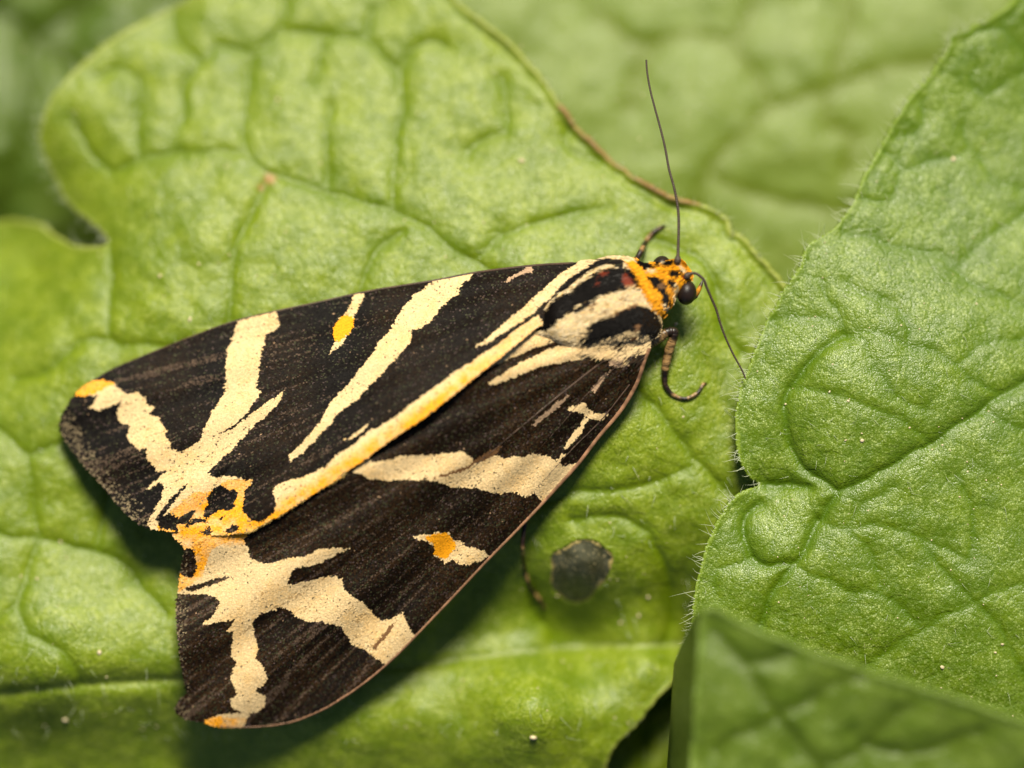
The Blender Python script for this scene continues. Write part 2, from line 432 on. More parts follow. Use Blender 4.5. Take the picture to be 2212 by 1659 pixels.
def blob(n=1, rad=4, flat=0.5):
    """small uneven grain (12 verts icosahedron-like)"""
    ph = (1+5**.5)/2
    v = np.array([(-1, ph, 0), (1, ph, 0), (-1, -ph, 0), (1, -ph, 0), (0, -1, ph), (0, 1, ph), (0, -1, -ph), (0, 1, -ph), (ph, 0, -1), (ph, 0, 1), (-ph, 0, -1), (-ph, 0, 1)])/1.9
    f = [(0, 11, 5), (0, 5, 1), (0, 1, 7), (0, 7, 10), (0, 10, 11), (1, 5, 9), (5, 11, 4), (11, 10, 2), (10, 7, 6), (7, 1, 8), (3, 9, 4), (3, 4, 2), (3, 2, 6), (3, 6, 8), (3, 8, 9), (4, 9, 5), (2, 4, 11), (6, 2, 10), (8, 6, 7), (9, 8, 1)]
    return v, np.array(f)

def specks(ob, ol, height, places, name='specks', mat=None):
    V = []; F = []; b = 0; bv, bf = blob()
    for (x, y, r) in places:
        Q = np.array([[x, y]]); z = height(Q, np.array([50.]))[0][0]
        v = bv*np.array([r*RNG.uniform(.7, 1.3), r*RNG.uniform(.5, 1.0), r*.5])*RNG.uniform(.75, 1.25, (12, 1)); a = RNG.uniform(0, 3.1)
        R = np.array([[math.cos(a), -math.sin(a), 0], [math.sin(a), math.cos(a), 0], [0, 0, 1]])
        V.append(v @ R.T * S + W(x, y, z + r*.2)); F.append(bf + b); b += 12
    return tag(mesh_obj(name, np.concatenate(V), np.concatenate(F), mat or M_SPECK, ob), kind='stuff')

GROUND_Z = -1250
def petiole(ob, pts, r=26):
    P = smooth_line([list(W(x, y, z)) for x, y, z in pts], False, 6)
    v, f, _ = tube([(P, np.full(len(P), r*S))], 10)
    return mesh_obj('petiole', v, f, M_STEM, ob)

# ground
gx = np.linspace(-9000, 9000, 121); GX, GY = np.meshgrid(gx, gx); gq = np.stack([GX.ravel(), GY.ravel()], 1)
gz = GROUND_Z + 40*vnoise(gq[:, 0], gq[:, 1], 420) + 18*vnoise(gq[:, 0], gq[:, 1], 160)
gi = np.arange(121*121).reshape(121, 121)
gf = np.stack([gi[:-1, :-1].ravel(), gi[:-1, 1:].ravel(), gi[1:, 1:].ravel(), gi[1:, :-1].ravel()], 1)
g = mesh_obj('ground', np.stack([gq[:, 0]*S, gq[:, 1]*S, gz*S], 1), gf, M_SOIL); tag(g, kind='structure')

# ---- main leaf, carrying the moth
A_OUT = [(88, 270), (110, 215), (150, 165), (200, 115), (270, 68), (330, 35), (400, 2), (520, -70), (720, -120), (900, -70), (985, 0), (1040, 48), (1100, 95), (1150, 150), (1195, 207), (1240, 270),
         (1290, 318), (1350, 370), (1410, 408), (1455, 428), (1500, 440), (1545, 456), (1572, 478), (1580, 500), (1602, 508), (1640, 555), (1692, 614), (1750, 700), (1820, 900), (1800, 1100),
         (1720, 1290), (1600, 1385), (1500, 1440), (1450, 1478), (1385, 1555), (1320, 1630), (1270, 1740), (1050, 1900), (600, 2000), (100, 2000), (-300, 1850), (-480, 1500), (-500, 1100), (-380, 760), (-220, 560), (-60, 490), (20, 476), (80, 482), (125, 512), (175, 532), (230, 524),
         (208, 494), (172, 464), (138, 425), (106, 365), (86, 312)]
A_VEINS = [
    [(298, 175), (297, 250), (299, 342)], [(545, 118), (534, 200), (528, 300), (530, 332)], [(530, 332), (580, 370), (700, 410), (800, 440), (860, 462), (930, 500), (1020, 565), (1150, 610), (1300, 640)],
    [(860, 150), (872, 230), (858, 300), (853, 380), (852, 450)], [(860, 150), (890, 105), (935, 88), (960, 100)], [(860, 150), (815, 108), (790, 85), (800, 20)],
    [(545, 118), (600, 70), (612, 0), (610, -80)], [(600, 70), (690, 76), (790, 85)], [(690, 76), (692, 120), (676, 180)], [(712, 230), (708, 300), (712, 400)],
    [(545, 118), (480, 96), (440, 128), (380, 85), (370, 20)], [(440, 128), (400, 180), (395, 260)], [(298, 175), (260, 150), (210, 165)], [(299, 342), (240, 368), (195, 330), (150, 250)], [(299, 342), (380, 330), (460, 325), (528, 332)],
    [(575, 375), (548, 460), (512, 520), (500, 600), (498, 700)], [(238, 520), (240, 620), (242, 735), (330, 745), (420, 760)], [(242, 735), (170, 742), (110, 800), (40, 820)],
    [(870, 500), (810, 540), (780, 620), (780, 680)], [(1085, 175), (1090, 230), (1095, 285), (1050, 300), (1010, 330)], [(1240, 270), (1225, 310), (1290, 350)],
    [(60, 985), (72, 1080), (85, 1162), (150, 1180), (210, 1190), (265, 1215), (300, 1260), (360, 1330)], [(210, 1190), (218, 1140), (228, 1097), (240, 1040)], [(85, 1162), (60, 1240), (42, 1300), (60, 1370)], [(85, 1162), (0, 1150), (-90, 1100)], [(60, 985), (0, 930), (-60, 900)], [(60, 985), (130, 960)],
    [(42, 1300), (0, 1330), (-80, 1380)], [(60, 1370), (140, 1410), (170, 1475)],
    [(1330, 780), (1382, 842), (1422, 886), (1449, 926), (1480, 960), (1497, 987), (1548, 1038), (1575, 1062), (1640, 1120)], [(1497, 987), (1480, 1018), (1375, 1048), (1240, 1065), (1150, 1090)],
    [(1150, 1250), (1155, 1317), (1189, 1368), (1216, 1397)], [(1400, 1150), (1440, 1230), (1450, 1330), (1430, 1395)], [(1400, 1150), (1340, 1120), (1240, 1120)],
    [(1020, 565), (1100, 500), (1200, 470), (1300, 450)], [(1400, 520), (1480, 540), (1540, 600), (1560, 700), (1600, 760)],
]
MIDRIB = [(-480, 1570), (-200, 1525), (0, 1500), (200, 1478), (400, 1468), (700, 1452), (900, 1435), (1050, 1418), (1216, 1398), (1350, 1395), (1470, 1392), (1600, 1388)]
A_CTRL = [(88, 270, -235), (300, 40, -250), (300, 300, -170), (550, 200, -165), (560, 500, -70), (850, 300, -115), (850, 550, -40), (985, 0, -190), (1195, 207, -130), (1300, 480, -50), (1455, 428, -75), (1690, 614, -55), (1500, 650, -15), (1550, 900, -5),
          (240, 520, -140), (100, 700, -140), (-200, 700, -330), (40, 510, -320), (130, 508, -250), (60, 1000, -75), (60, 1250, -58), (300, 1250, -66), (300, 900, -60), (-300, 1200, -90), (700, 900, -20), (1100, 900, 5), (1350, 920, 32), (1300, 1150, -14), (1255, 1235, -28), (800, 1300, -60), (1000, 1385, -140), (1250, 1380, -180), (1480, 1380, -160), (1400, 1250, -62),
          (400, 1445, -34), (100, 1468, -16), (400, 1535, -92), (100, 1575, -130), (800, 1500, -62), (1200, 1450, -84), (1400, 1440, -80), (1150, 1530, 8), (800, 1600, -75), (400, 1650, -170), (0, 1650, -200), (1250, 1600, -50), (1300, 1680, -110), (900, 1680, -150), (800, 1800, -190), (100, 1850, -240), (-400, 1600, -180), (1750, 900, -20), (1650, 1250, -30)]
HOLE = cH([]) or c8([(1360, 300), (1440, 255), (1500, 215), (1570, 200), (1640, 215), (1690, 250), (1750, 310), (1745, 360), (1720, 430), (1690, 480), (1640, 530), (1600, 580), (1540, 605), (1490, 600), (1420, 575), (1380, 530), (1350, 480), (1358, 400)])
HOLE = smooth_line(HOLE, True, 3)
def a_extra(Q):
    md = line_dist(Q, MIDRIB)
    return -14*np.exp(-(md/14.)**1.2)
leafA, olA, hA = make_leaf('pale green hairy leaf carrying the moth, with a grey dead spot', A_OUT, A_VEINS, A_CTRL, 5.5, M_LEAF, H=11, wv=28, noise=5,
                           brown=[(1215, 235), (1300, 325), (1420, 412), (1500, 438)], tan=[(582, 386, 13), (562, 405, 8)], holes=[HOLE], extra=a_extra, strong=99, rib=MIDRIB, rimsel=lambda Q: 0.15 + 0.85*((Q[:, 0] > 930) & (Q[:, 1] < 700)))
Qh, Fh, eh = sheet(HOLE, 4)
zh = hA(Qh, np.full(len(Qh), 60.))[0] - 1.0 - 5*(1-np.exp(-eh/6.))
dead = mesh_obj('dead_spot', W(Qh[:, 0], Qh[:, 1], zh), Fh, M_DEAD, leafA, True, {'edge': eh}); dead['label'] = 'grey dry patch with pale rim'
md = dead.modifiers.new('thickness', 'SOLIDIFY'); md.thickness = 5*S; md.offset = 1.0 if dead.data.polygons[0].normal.z < 0 else -1.0
edge_hairs(leafA, olA, hA, lambda p: (p[0] > 60 and p[1] < 700 and p[1] > -40), 190, (12, 30))
face_hairs(leafA, olA, hA, (0, 1390, 1450, 1600), 170, (14, 42), 'midrib_hairs')
face_hairs(leafA, olA, hA, (60, 60, 1600, 1390), 230, (14, 40), rad=0.8, ok=lambda Q: ~inside(Q, HOLE))
petiole(leafA, [(-430, 1545, -175), (-700, 1600, -300), (-1000, 1650, -700), (-1080, 1660, -1300)])
sp = [(1127, 347, 7), (345, 596, 6), (600, 215, 5), (410, 690, 5), (1460, 700, 5), (1393, 715, 6), (1152, 1594, 10), (140, 1555, 8), (1270, 1420, 4), (1380, 1330, 5), (1340, 1345, 4), (1400, 1290, 4), (215, 1410, 5), (230, 1463, 4), (130, 1170, 5), (80, 1250, 4), (45, 1245, 4), (1000, 1470, 3), (1060, 1465, 3)]
sp += [(RNG.uniform(20, 1500), RNG.uniform(80, 1600), RNG.uniform(1.2, 3.0)) for _ in range(150)]
specks(leafA, olA, hA, [s for s in sp if not inside(np.array([[s[0], s[1]]]), HOLE)[0]])

# ---- right leaf
D_OUT = [(2230, -60), (2190, 0), (2140, 38), (2085, 66), (2055, 76), (2048, 100), (2012, 158), (1965, 207), (1930, 265), (1885, 348), (1868, 372), (1850, 420), (1832, 455), (1800, 495), (1745, 530), (1728, 572), (1690, 632), (1652, 700), (1636, 740),
         (1618, 790), (1600, 830), (1591, 880), (1589, 940), (1598, 990), (1612, 1024), (1628, 1040), (1640, 1047), (1622, 1053), (1598, 1064), (1572, 1090), (1546, 1130), (1522, 1190), (1508, 1245), (1498, 1300), (1492, 1350), (1488, 1400), (1500, 1470), (1550, 1570), (1640, 1750), (1900, 1950), (2300, 2000), (2700, 1750), (2850, 1200), (2800, 500), (2600, 60), (2400, -90)]
D_VEINS = [[(1632, 1047), (1670, 1050), (1705, 1046), (1745, 1050)], c6([(1060, 510), (900, 640), (770, 790), (715, 870), (690, 960), (690, 1050), (712, 1180), (765, 1310), (850, 1400), (950, 1480), (1030, 1522)]),
           c6([(1030, 1522), (1110, 1490), (1250, 1410), (1400, 1330), (1550, 1240), (1700, 1150), (1850, 1050), (1960, 980), (2100, 900), (2260, 800), (2500, 700)]),
           c6([(1030, 1522), (970, 1600), (930, 1680)]) + c9([(900, 80), (830, 230), (760, 350), (700, 420), (600, 560), (560, 660), (500, 800)]),
           c9([(520, -20), (450, 30), (420, 110), (432, 220), (480, 310), (560, 352), (680, 368), (760, 350)]),
           c6([(530, 425), (720, 405), (860, 412), (1000, 450), (1060, 510), (1200, 560), (1225, 640), (1280, 760), (1350, 850), (1480, 960), (1600, 1010)]),
           c6([(1060, 510), (1300, 522), (1480, 590), (1650, 640), (1780, 720), (1900, 820), (2060, 905)]), c6([(1060, 510), (1040, 410), (960, 300), (920, 180)]),
           c6([(1050, 190), (1170, 250), (1300, 285), (1440, 380), (1490, 480), (1480, 590)]), c6([(730, 860), (900, 880), (1100, 930), (1250, 990), (1400, 1060), (1530, 1130), (1600, 1200)]),
           c3([(1140, 1255), (1250, 1282), (1360, 1290), (1405, 1190), (1440, 1100), (1390, 1000), (1310, 955)]), c3([(1440, 1100), (1530, 1060), (1700, 1020), (1860, 960)]),
           c3([(1560, 640), (1580, 760), (1530, 840), (1420, 870)]), c3([(1830, 800), (1865, 920), (1940, 1010), (2010, 1120), (2150, 1200), (2300, 1230)]),
           c3([(1960, 620), (2030, 570), (2120, 500), (2240, 450), (2400, 440)]), c3([(1900, 190), (2050, 178), (2130, 240), (2240, 360)]), c3([(1960, 620), (1880, 520), (1900, 420)]),
           c3([(1780, 1720), (1830, 1655), (1920, 1560), (2020, 1490), (2120, 1420), (2260, 1340)]), c3([(1080, 1495), (1300, 1540), (1500, 1600), (1680, 1650), (1790, 1720)]), c6([(1650, 0), (1790, 90), (1900, 200), (2050, 260), (2212, 330)]),
           c6([(1780, 720), (1900, 620), (2050, 560), (2212, 540)]), c6([(1960, 980), (2100, 1090), (2260, 1150), (2400, 1160)]),
           c9([(1200, 1030), (1280, 960), (1400, 870), (1530, 790), (1650, 720), (1780, 660), (1900, 610), (2000, 560), (2212, 480), (2400, 440)]), c9([(1900, 610), (2050, 760), (2120, 880), (2212, 1060), (2300, 1200)]),
           c9([(1560, 190), (1600, 260), (1700, 400), (1800, 500), (1900, 610)]), c9([(760, 350), (860, 425), (1000, 480), (1130, 530), (1300, 560), (1450, 640), (1560, 770)]), c9([(1850, 320), (1885, 120), (1860, -40), (1800, -200)]),
           c9([(1090, 140), (1170, 230), (1250, 330), (1300, 560)]), c9([(900, 80), (1090, 140), (1300, 120), (1560, 190), (1850, 320)]), c9([(480, 310), (330, 370), (250, 410), (240, 560)]), c9([(1090, 140), (1200, -20), (1400, -130)])]
D_CTRL = [(2190, 0, -130), (2048, 100, -95), (1930, 265, -60), (1850, 420, -25), (1745, 530, 5), (1652, 700, 32), (1595, 880, 52), (1598, 1000, 52), (1680, 1045, 40), (1546, 1130, 55), (1498, 1300, 58), (1490, 1400, 50), (1640, 1750, -40),
          (2000, 500, -30), (1800, 800, 75), (1800, 1000, 72), (1700, 1200, 80), (2000, 1100, 60), (2150, 800, 30), (2180, 300, -110), (2150, 1300, 50), (1800, 1350, 62), (2200, 1000, 35), (2200, 1600, -10), (2700, 1750, -200), (2800, 500, -260), (2500, 1100, -60), (1900, 1900, -120), (2450, -50, -260)]
leafD, olD, hD = make_leaf('broad green leaf with deep curved veins lying beside the moth, overlapping the bitten leaf', D_OUT, D_VEINS, D_CTRL, 5.0, M_LEAF_R, H=13, wv=22, noise=3, curl=2.5, teeth=2.0, strong=5)
leafD['label'] = 'broad green leaf with deeply puckered veins, overlapping the leaf under the moth'
edge_hairs(leafD, olD, hD, lambda p: p[0] < 2180 and 30 < p[1] < 1440 and not (1015 < p[1] < 1066 and RNG.random() < 0.8), 230, (14, 42))
face_hairs(leafD, olD, hD, (1500, 300, 2200, 1560), 190, (10, 36))
sp = [(1832, 866, 4), (1827, 951, 4), (1697, 873, 3), (1792, 846, 3), (1965, 924, 3), (1862, 952, 5), (2060, 344, 8), (2035, 1442, 6), (2150, 1410, 4), (2165, 1392, 4)]
sp += [(RNG.uniform(1620, 2200), RNG.uniform(300, 1560), RNG.uniform(1.0, 2.6)) for _ in range(110)]
specks(leafD, olD, hD, [s for s in sp if inside(np.array([[s[0], s[1]]]), olD)[0]])
petiole(leafD, [(2760, 1200, -150), (3000, 1250, -350), (3200, 1280, -800), (3230, 1290, -1300)])

# ---- blurred leaf behind, top right
C_OUT = [(700, -150), (760, 120), (900, 420), (1150, 650), (1500, 800), (1900, 850), (2300, 700), (2650, 350), (2750, -100), (2500, -500), (2000, -700), (1300, -650), (850, -450)]
C_VEINS = [c3([(-300, 300), (-100, 260), (150, 220), (350, 290), (440, 410), (540, 560), (570, 700), (420, 850), (300, 950), (200, 1100), (120, 1300), (60, 1500)]), c3([(570, 700), (800, 620), (1000, 560), (1200, 480), (1500, 420), (1800, 380)]), c3([(1090, -200), (1095, 50), (1080, 180), (1000, 560)]),
           c3([(350, 290), (450, 100), (500, -50), (480, -300)]), c3([(950, 620), (1000, 800), (1120, 900), (1080, 1100)]), c3([(-100, 260), (-250, 420), (-300, 700)]), c3([(-300, 300), (-420, 150), (-500, 100)]), c3([(200, 1100), (500, 1250), (900, 1330), (1200, 1350)])]
C_CTRL = [(1000, 0, -470), (1500, 0, -470), (2100, 0, -500), (1400, 350, -420), (1600, 500, -430), (1800, 300, -440), (1200, 400, -440), (1900, 800, -480), (2600, 200, -560), (1500, -600, -640), (800, 100, -470)]
leafC, olC, hC = make_leaf('smooth pale leaf in soft focus behind the upright antenna', C_OUT, C_VEINS, C_CTRL, 10, M_LEAF_B, H=14, wv=50, noise=5, curl=6, vscale=0.35)
petiole(leafC, [(1700, -640, -640), (1750, -850, -760), (1780, -1000, -1000), (1790, -1050, -1300)])
# ---- dark leaf behind, top left
B_OUT = [(-600, -100), (-350, -420), (100, -520), (420, -380), (520, -100), (480, 200), (400, 460), (240, 640), (60, 700), (-150, 660), (-450, 420), (-620, 160)]
B_VEINS = [[(-600, -60), (-300, -40), (0, 30), (70, 90), (130, 130), (260, 260), (320, 420)], [(70, 90), (200, 0), (330, -150), (380, -260)], [(0, 30), (80, -120), (120, -320)], [(70, 90), (60, 250), (20, 420), (-40, 560)], [(-300, -40), (-260, 200), (-300, 380)]]
B_CTRL = [(-600, -100, -700), (100, -500, -760), (500, 0, -680), (40, 200, -590), (60, 90, -640), (200, 50, -620), (150, 600, -700), (-450, 400, -760), (0, 0, -630), (0, 400, -590)]
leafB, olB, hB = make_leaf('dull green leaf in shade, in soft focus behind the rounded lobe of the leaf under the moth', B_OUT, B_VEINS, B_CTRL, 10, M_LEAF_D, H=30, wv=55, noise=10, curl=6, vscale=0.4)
leafB['label'] = 'dull green leaf in soft focus behind the rounded lobe of the bitten leaf'
leafB['label'] = 'dull green leaf in soft focus behind the rounded lobe of the moth\'s leaf'
petiole(leafB, [(-580, -80, -700), (-760, -160, -760), (-900, -220, -900), (-920, -230, -1300)])
# ---- folded blurred leaf in front, lower right
E_OUT = [(1522, 1318), (1600, 1343), (1700, 1388), (1800, 1424), (1900, 1458), (2050, 1505), (2212, 1558), (2400, 1640), (2600, 1900), (2550, 2300), (2100, 2550), (1600, 2400), (1480, 2000), (1490, 1700), (1500, 1550), (1508, 1430)]
E_VEINS = [c9([(250, 780), (420, 1000), (560, 1200), (640, 1330), (760, 1480), (900, 1659), (1050, 1900)]), c9([(640, 1330), (500, 1400), (380, 1440), (250, 1550)]), c9([(640, 1330), (900, 1200), (1050, 1100), (1200, 1080)]), c9([(900, 1659), (1200, 1520), (1400, 1330), (1500, 1260)]), c9([(1200, 1520), (1500, 1560), (1750, 1480), (1950, 1420)]), c9([(420, 1000), (600, 960), (760, 900)])]
E_CTRL = [(1522, 1318, 420), (1700, 1388, 440), (2212, 1558, 435), (1600, 1550, 405), (1900, 1600, 410), (1500, 1550, 385), (1500, 1700, 365), (2400, 2200, 200), (1600, 2400, 180), (2600, 1900, 180), (1480, 2000, 280)]
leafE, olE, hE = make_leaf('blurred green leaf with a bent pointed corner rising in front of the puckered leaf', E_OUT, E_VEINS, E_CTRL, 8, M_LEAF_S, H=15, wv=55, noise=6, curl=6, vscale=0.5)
# its side bends down along the left edge
EQ = smooth_line([(1522, 1318), (1508, 1430), (1500, 1550), (1490, 1700), (1482, 1900), (1482, 2100)], False, 10)
lip = []
for k, (dx, dz) in enumerate([(0, 0), (-4, -18), (-14, -60), (-26, -130), (-34, -210), (-40, -280)]):
    for i, q in enumerate(EQ):
        s = min(1.0, i/10.); lip.append((q[0] + dx*(0.35+0.9*s) + 2, q[1] + 4 - 0*k, float(hE(q[None], np.array([0.]))[0][0]) - 6 + dz*(0.25+0.75*s)))
lip = np.array(lip); nq = len(EQ); li = np.arange(6*nq).reshape(6, nq)
lf = np.stack([li[:-1, :-1].ravel(), li[1:, :-1].ravel(), li[1:, 1:].ravel(), li[:-1, 1:].ravel()], 1)
lv = W(lip[:, 0], lip[:, 1], lip[:, 2]); z0 = np.zeros(len(lip))
lo = mesh_obj('folded_side', lv, lf, M_LEAF_D, leafE, True, {'vein': z0+60, 'edge': z0+60, 'brown': z0, 'tan': z0}); md = lo.modifiers.new('thickness', 'SOLIDIFY'); md.thickness = 8*S; md.offset = 0  # darker leaf material puts the shade of the turned-down side into its colour
petiole(leafE, [(2080, 2500, 190), (2150, 2750, 0), (2200, 2950, -500), (2210, 3000, -1300)])
# ---- deep leaf below, bottom
F_OUT = [(1050, 1480), (1200, 1380), (1420, 1340), (1600, 1400), (1720, 1600), (1720, 1850), (1600, 2100), (1350, 2200), (1100, 2050), (1000, 1750)]
F_VEINS = [[(1380, 1360), (1400, 1550), (1380, 1700), (1340, 1900), (1340, 2150)], [(1400, 1550), (1500, 1480), (1600, 1460)], [(1380, 1700), (1500, 1640), (1620, 1640)], [(1400, 1550), (1300, 1500), (1200, 1500)]]
F_CTRL = [(1050, 1480, -330), (1420, 1340, -330), (1400, 1600, -250), (1450, 1560, -260), (1700, 1600, -330), (1350, 2200, -500), (1000, 1750, -400), (1330, 1700, -240)]
leafF, olF, hF = make_leaf('deep green leaf low down, glimpsed below the bent pointed corner of another leaf', F_OUT, F_VEINS, F_CTRL, 9, M_LEAF, H=26, wv=34, noise=9)
petiole(leafF, [(1350, 2160, -500), (1360, 2350, -600), (1365, 2500, -900), (1366, 2520, -1300)])

# ------------------------------------------------------------------ moth
moth = bpy.data.objects.new('moth', None); col.objects.link(moth); moth.location = W(1300, 670, 5)
tag(moth, 'resting tiger moth with black and cream striped wings and orange collar', 'moth')
bpy.context.view_layer.update()
def part(o, parent=moth):
    """keep world coordinates when parented to the moth's empty"""
    o.parent = parent; o.matrix_parent_inverse = parent.matrix_world.inverted() if parent == moth else o.matrix_parent_inverse
    return o

BLACK, CREAM, ORANGE = 0, 1, 2
PIG = np.array([(0.0035, 0.0023, 0.0015), (0.70, 0.515, 0.265), (0.84, 0.34, 0.010), (0.17, 0.085, 0.035), (0.42, 0.28, 0.17), (0.14, 0.14, 0.09), (0.16, 0.020, 0.004)])
BROWN, PINK, GREY, RED = 3, 4, 5, 6

# --- wing outlines
RIDGE = c5([(1290, 460)]) + [(1128, 735)] + c5([(1050, 650), (930, 745), (750, 890), (560, 1040), (330, 1195), (150, 1330), (0, 1420)]) + cK([(1900, 230), (1560, 440), (1250, 640), (1050, 745), (955, 800)])
UP_OUT = [(1345, 566), (1330, 610), (1270, 660), (1200, 690)] + RIDGE + cK([(860, 815), (700, 833), (560, 838), (430, 812), (330, 775), (250, 745)]) + [(392, 1146), (372, 1148), (355, 1144), (322, 1141), (288, 1121), (264, 1097), (250, 1082), (217, 1041), (176, 997), (142, 950), (130, 925), (134, 903), (149, 872), (169, 845), (203, 821), (250, 794), (338, 757), (423, 723), (508, 693), (599, 671), (680, 654), (799, 628), (935, 606), (1036, 587), (1155, 573), (1239, 568), (1266, 563), (1307, 560)]
LOW_OUT = [(1405, 750), (1392, 777), (1375, 828), (1341, 886), (1290, 947), (1249, 1001), (1205, 1050), (1160, 1099), (1105, 1156), (1050, 1212), (990, 1276), (928, 1341), (850, 1421), (782, 1478), (735, 1510), (694, 1534), (626, 1560), (542, 1570), (474, 1568), (440, 1558), (399, 1551), (379, 1531), (389, 1510), (403, 1498), (399, 1470), (393, 1436), (387, 1390), (383, 1351), (382, 1297), (389, 1263), (393, 1223), (398, 1184), (385, 1165), (374, 1148), (400, 1110), (500, 1080), (620, 1040), (760, 960), (920, 850), (1080, 720), (1170, 660), (1300, 650), (1400, 690)]

# --- pattern polygons (later ones cover earlier ones)
UP_PAT = [
 (CREAM, c4([(1530, 430), (1770, 360), (1785, 420), (1800, 460), (1710, 520), (1690, 600), (1665, 700), (1660, 780), (1645, 860), (1675, 880), (1600, 1000), (1500, 1100), (1410, 1145), (1480, 1130), (1600, 1030), (1750, 920), (1830, 875), (1790, 950), (1650, 1080), (1520, 1220), (1400, 1330), (1330, 1400)])
   + cK([(500, 190), (560, 240), (700, 225), (830, 240), (900, 270), (980, 265), (960, 320), (890, 370), (880, 460), (865, 560), (930, 650), (1000, 710), (1090, 700), (1180, 620), (1215, 540), (1215, 450), (1180, 410), (1200, 340), (1300, 290), (1390, 260), (1500, 240), (1620, 180), (1720, 140)])
   + c5([(0, 1280), (100, 1220), (200, 1130), (290, 1090), (420, 1000), (520, 920), (620, 850), (740, 760), (860, 680), (950, 620), (1050, 560), (1120, 500), (1200, 440), (1290, 390), (1330, 470), (1290, 500), (1050, 680), (560, 1080), (0, 1460)])
   + [(600, 1150), (545, 1175), (430, 1175), (360, 1170), (325, 1145), (322, 1125), (328, 1109)] + c4([(990, 1640), (1040, 1550), (1060, 1480), (1020, 1460), (955, 1510), (950, 1490), (1080, 1380), (1010, 1385), (1000, 1350), (940, 1310), (950, 1240), (900, 1250), (850, 1210), (820, 1160), (850, 1095), (780, 1080), (755, 1020), (790, 930), (760, 960), (650, 1000), (575, 985), (640, 900), (590, 910), (495, 905), (500, 870), (600, 800), (680, 810), (740, 820), (750, 850), (820, 890), (900, 885), (940, 920), (950, 960), (1000, 980), (960, 1020), (1020, 1040), (1080, 1130), (1060, 1170), (1100, 1200), (1100, 1240), (1170, 1260), (1290, 1190), (1310, 1120), (1360, 1010), (1440, 890), (1455, 800), (1450, 700), (1465, 610), (1500, 520)])),
 (CREAM, c5([(600, 180), (700, 145), (880, 110), (850, 160), (800, 190), (780, 250), (700, 310), (640, 370), (600, 430), (540, 470), (480, 490), (470, 560), (400, 640), (340, 700), (280, 770), (200, 850), (150, 910), (60, 980), (0, 1020)]) + c4([(2130, 1080), (2080, 1120), (2020, 1190), (1950, 1260), (1890, 1300), (1860, 1325), (1850, 1280), (1900, 1240), (1990, 1150), (2060, 1060), (2100, 980), (2150, 910)]) + c5([(51, 850), (100, 790), (180, 690), (240, 620), (260, 560), (330, 500), (370, 440), (390, 390), (450, 310), (500, 260), (560, 220)])),
 (CREAM, [(768, 634), (792, 632), (790, 645), (778, 660), (770, 683), (766, 706), (752, 730), (740, 746), (713, 765), (728, 736), (722, 708), (735, 690), (748, 678), (762, 655)]),
 (ORANGE, [(722, 708), (735, 690), (748, 680), (770, 684), (766, 706), (752, 728), (738, 738), (728, 736)]),
 (PINK, c5([(1210, 78), (1240, 75), (1255, 122), (1170, 132), (1090, 182), (1065, 178), (1100, 150), (1200, 105)])),
 (CREAM, c5([(1570, 40), (1690, 40), (1600, 90), (1520, 130), (1440, 200), (1350, 290), (1260, 370), (1160, 440), (1050, 510), (960, 570), (885, 592), (920, 560), (1000, 500), (1100, 410), (1200, 330), (1300, 240), (1380, 170), (1450, 110), (1540, 70)])),
 (CREAM, c5([(45, 1188), (120, 1145), (210, 1060), (185, 1110), (110, 1172)])),
 (BLACK, cK([(640, 320), (720, 370), (800, 360), (830, 400), (800, 470), (790, 530), (740, 590), (650, 570), (570, 610), (490, 680), (465, 640), (475, 580), (520, 520), (495, 460), (540, 410), (580, 350)])),
 (BLACK, cK([(638, 648), (672, 648), (662, 687), (638, 682)])), (BLACK, cK([(410, 790), (470, 735), (520, 740), (550, 810), (500, 840), (440, 825)])), (BLACK, cK([(680, 815), (760, 728), (832, 742), (835, 780), (760, 820)])), (BLACK, cK([(240, 740), (300, 700), (335, 720), (320, 755), (270, 765)])),
 (BLACK, c7([(1020, 75), (1085, 25), (1160, 60), (1165, 115), (1140, 145), (1080, 135), (1030, 118)])), (BLACK, c4([(1000, 1700), (1040, 1630), (1120, 1535), (1210, 1450), (1185, 1500), (1100, 1595), (1030, 1710)])),
 (BLACK, c4([(830, 1600), (900, 1530), (960, 1500), (1030, 1465), (1055, 1490), (1040, 1550), (985, 1630), (965, 1680), (940, 1720), (860, 1700)])),
]
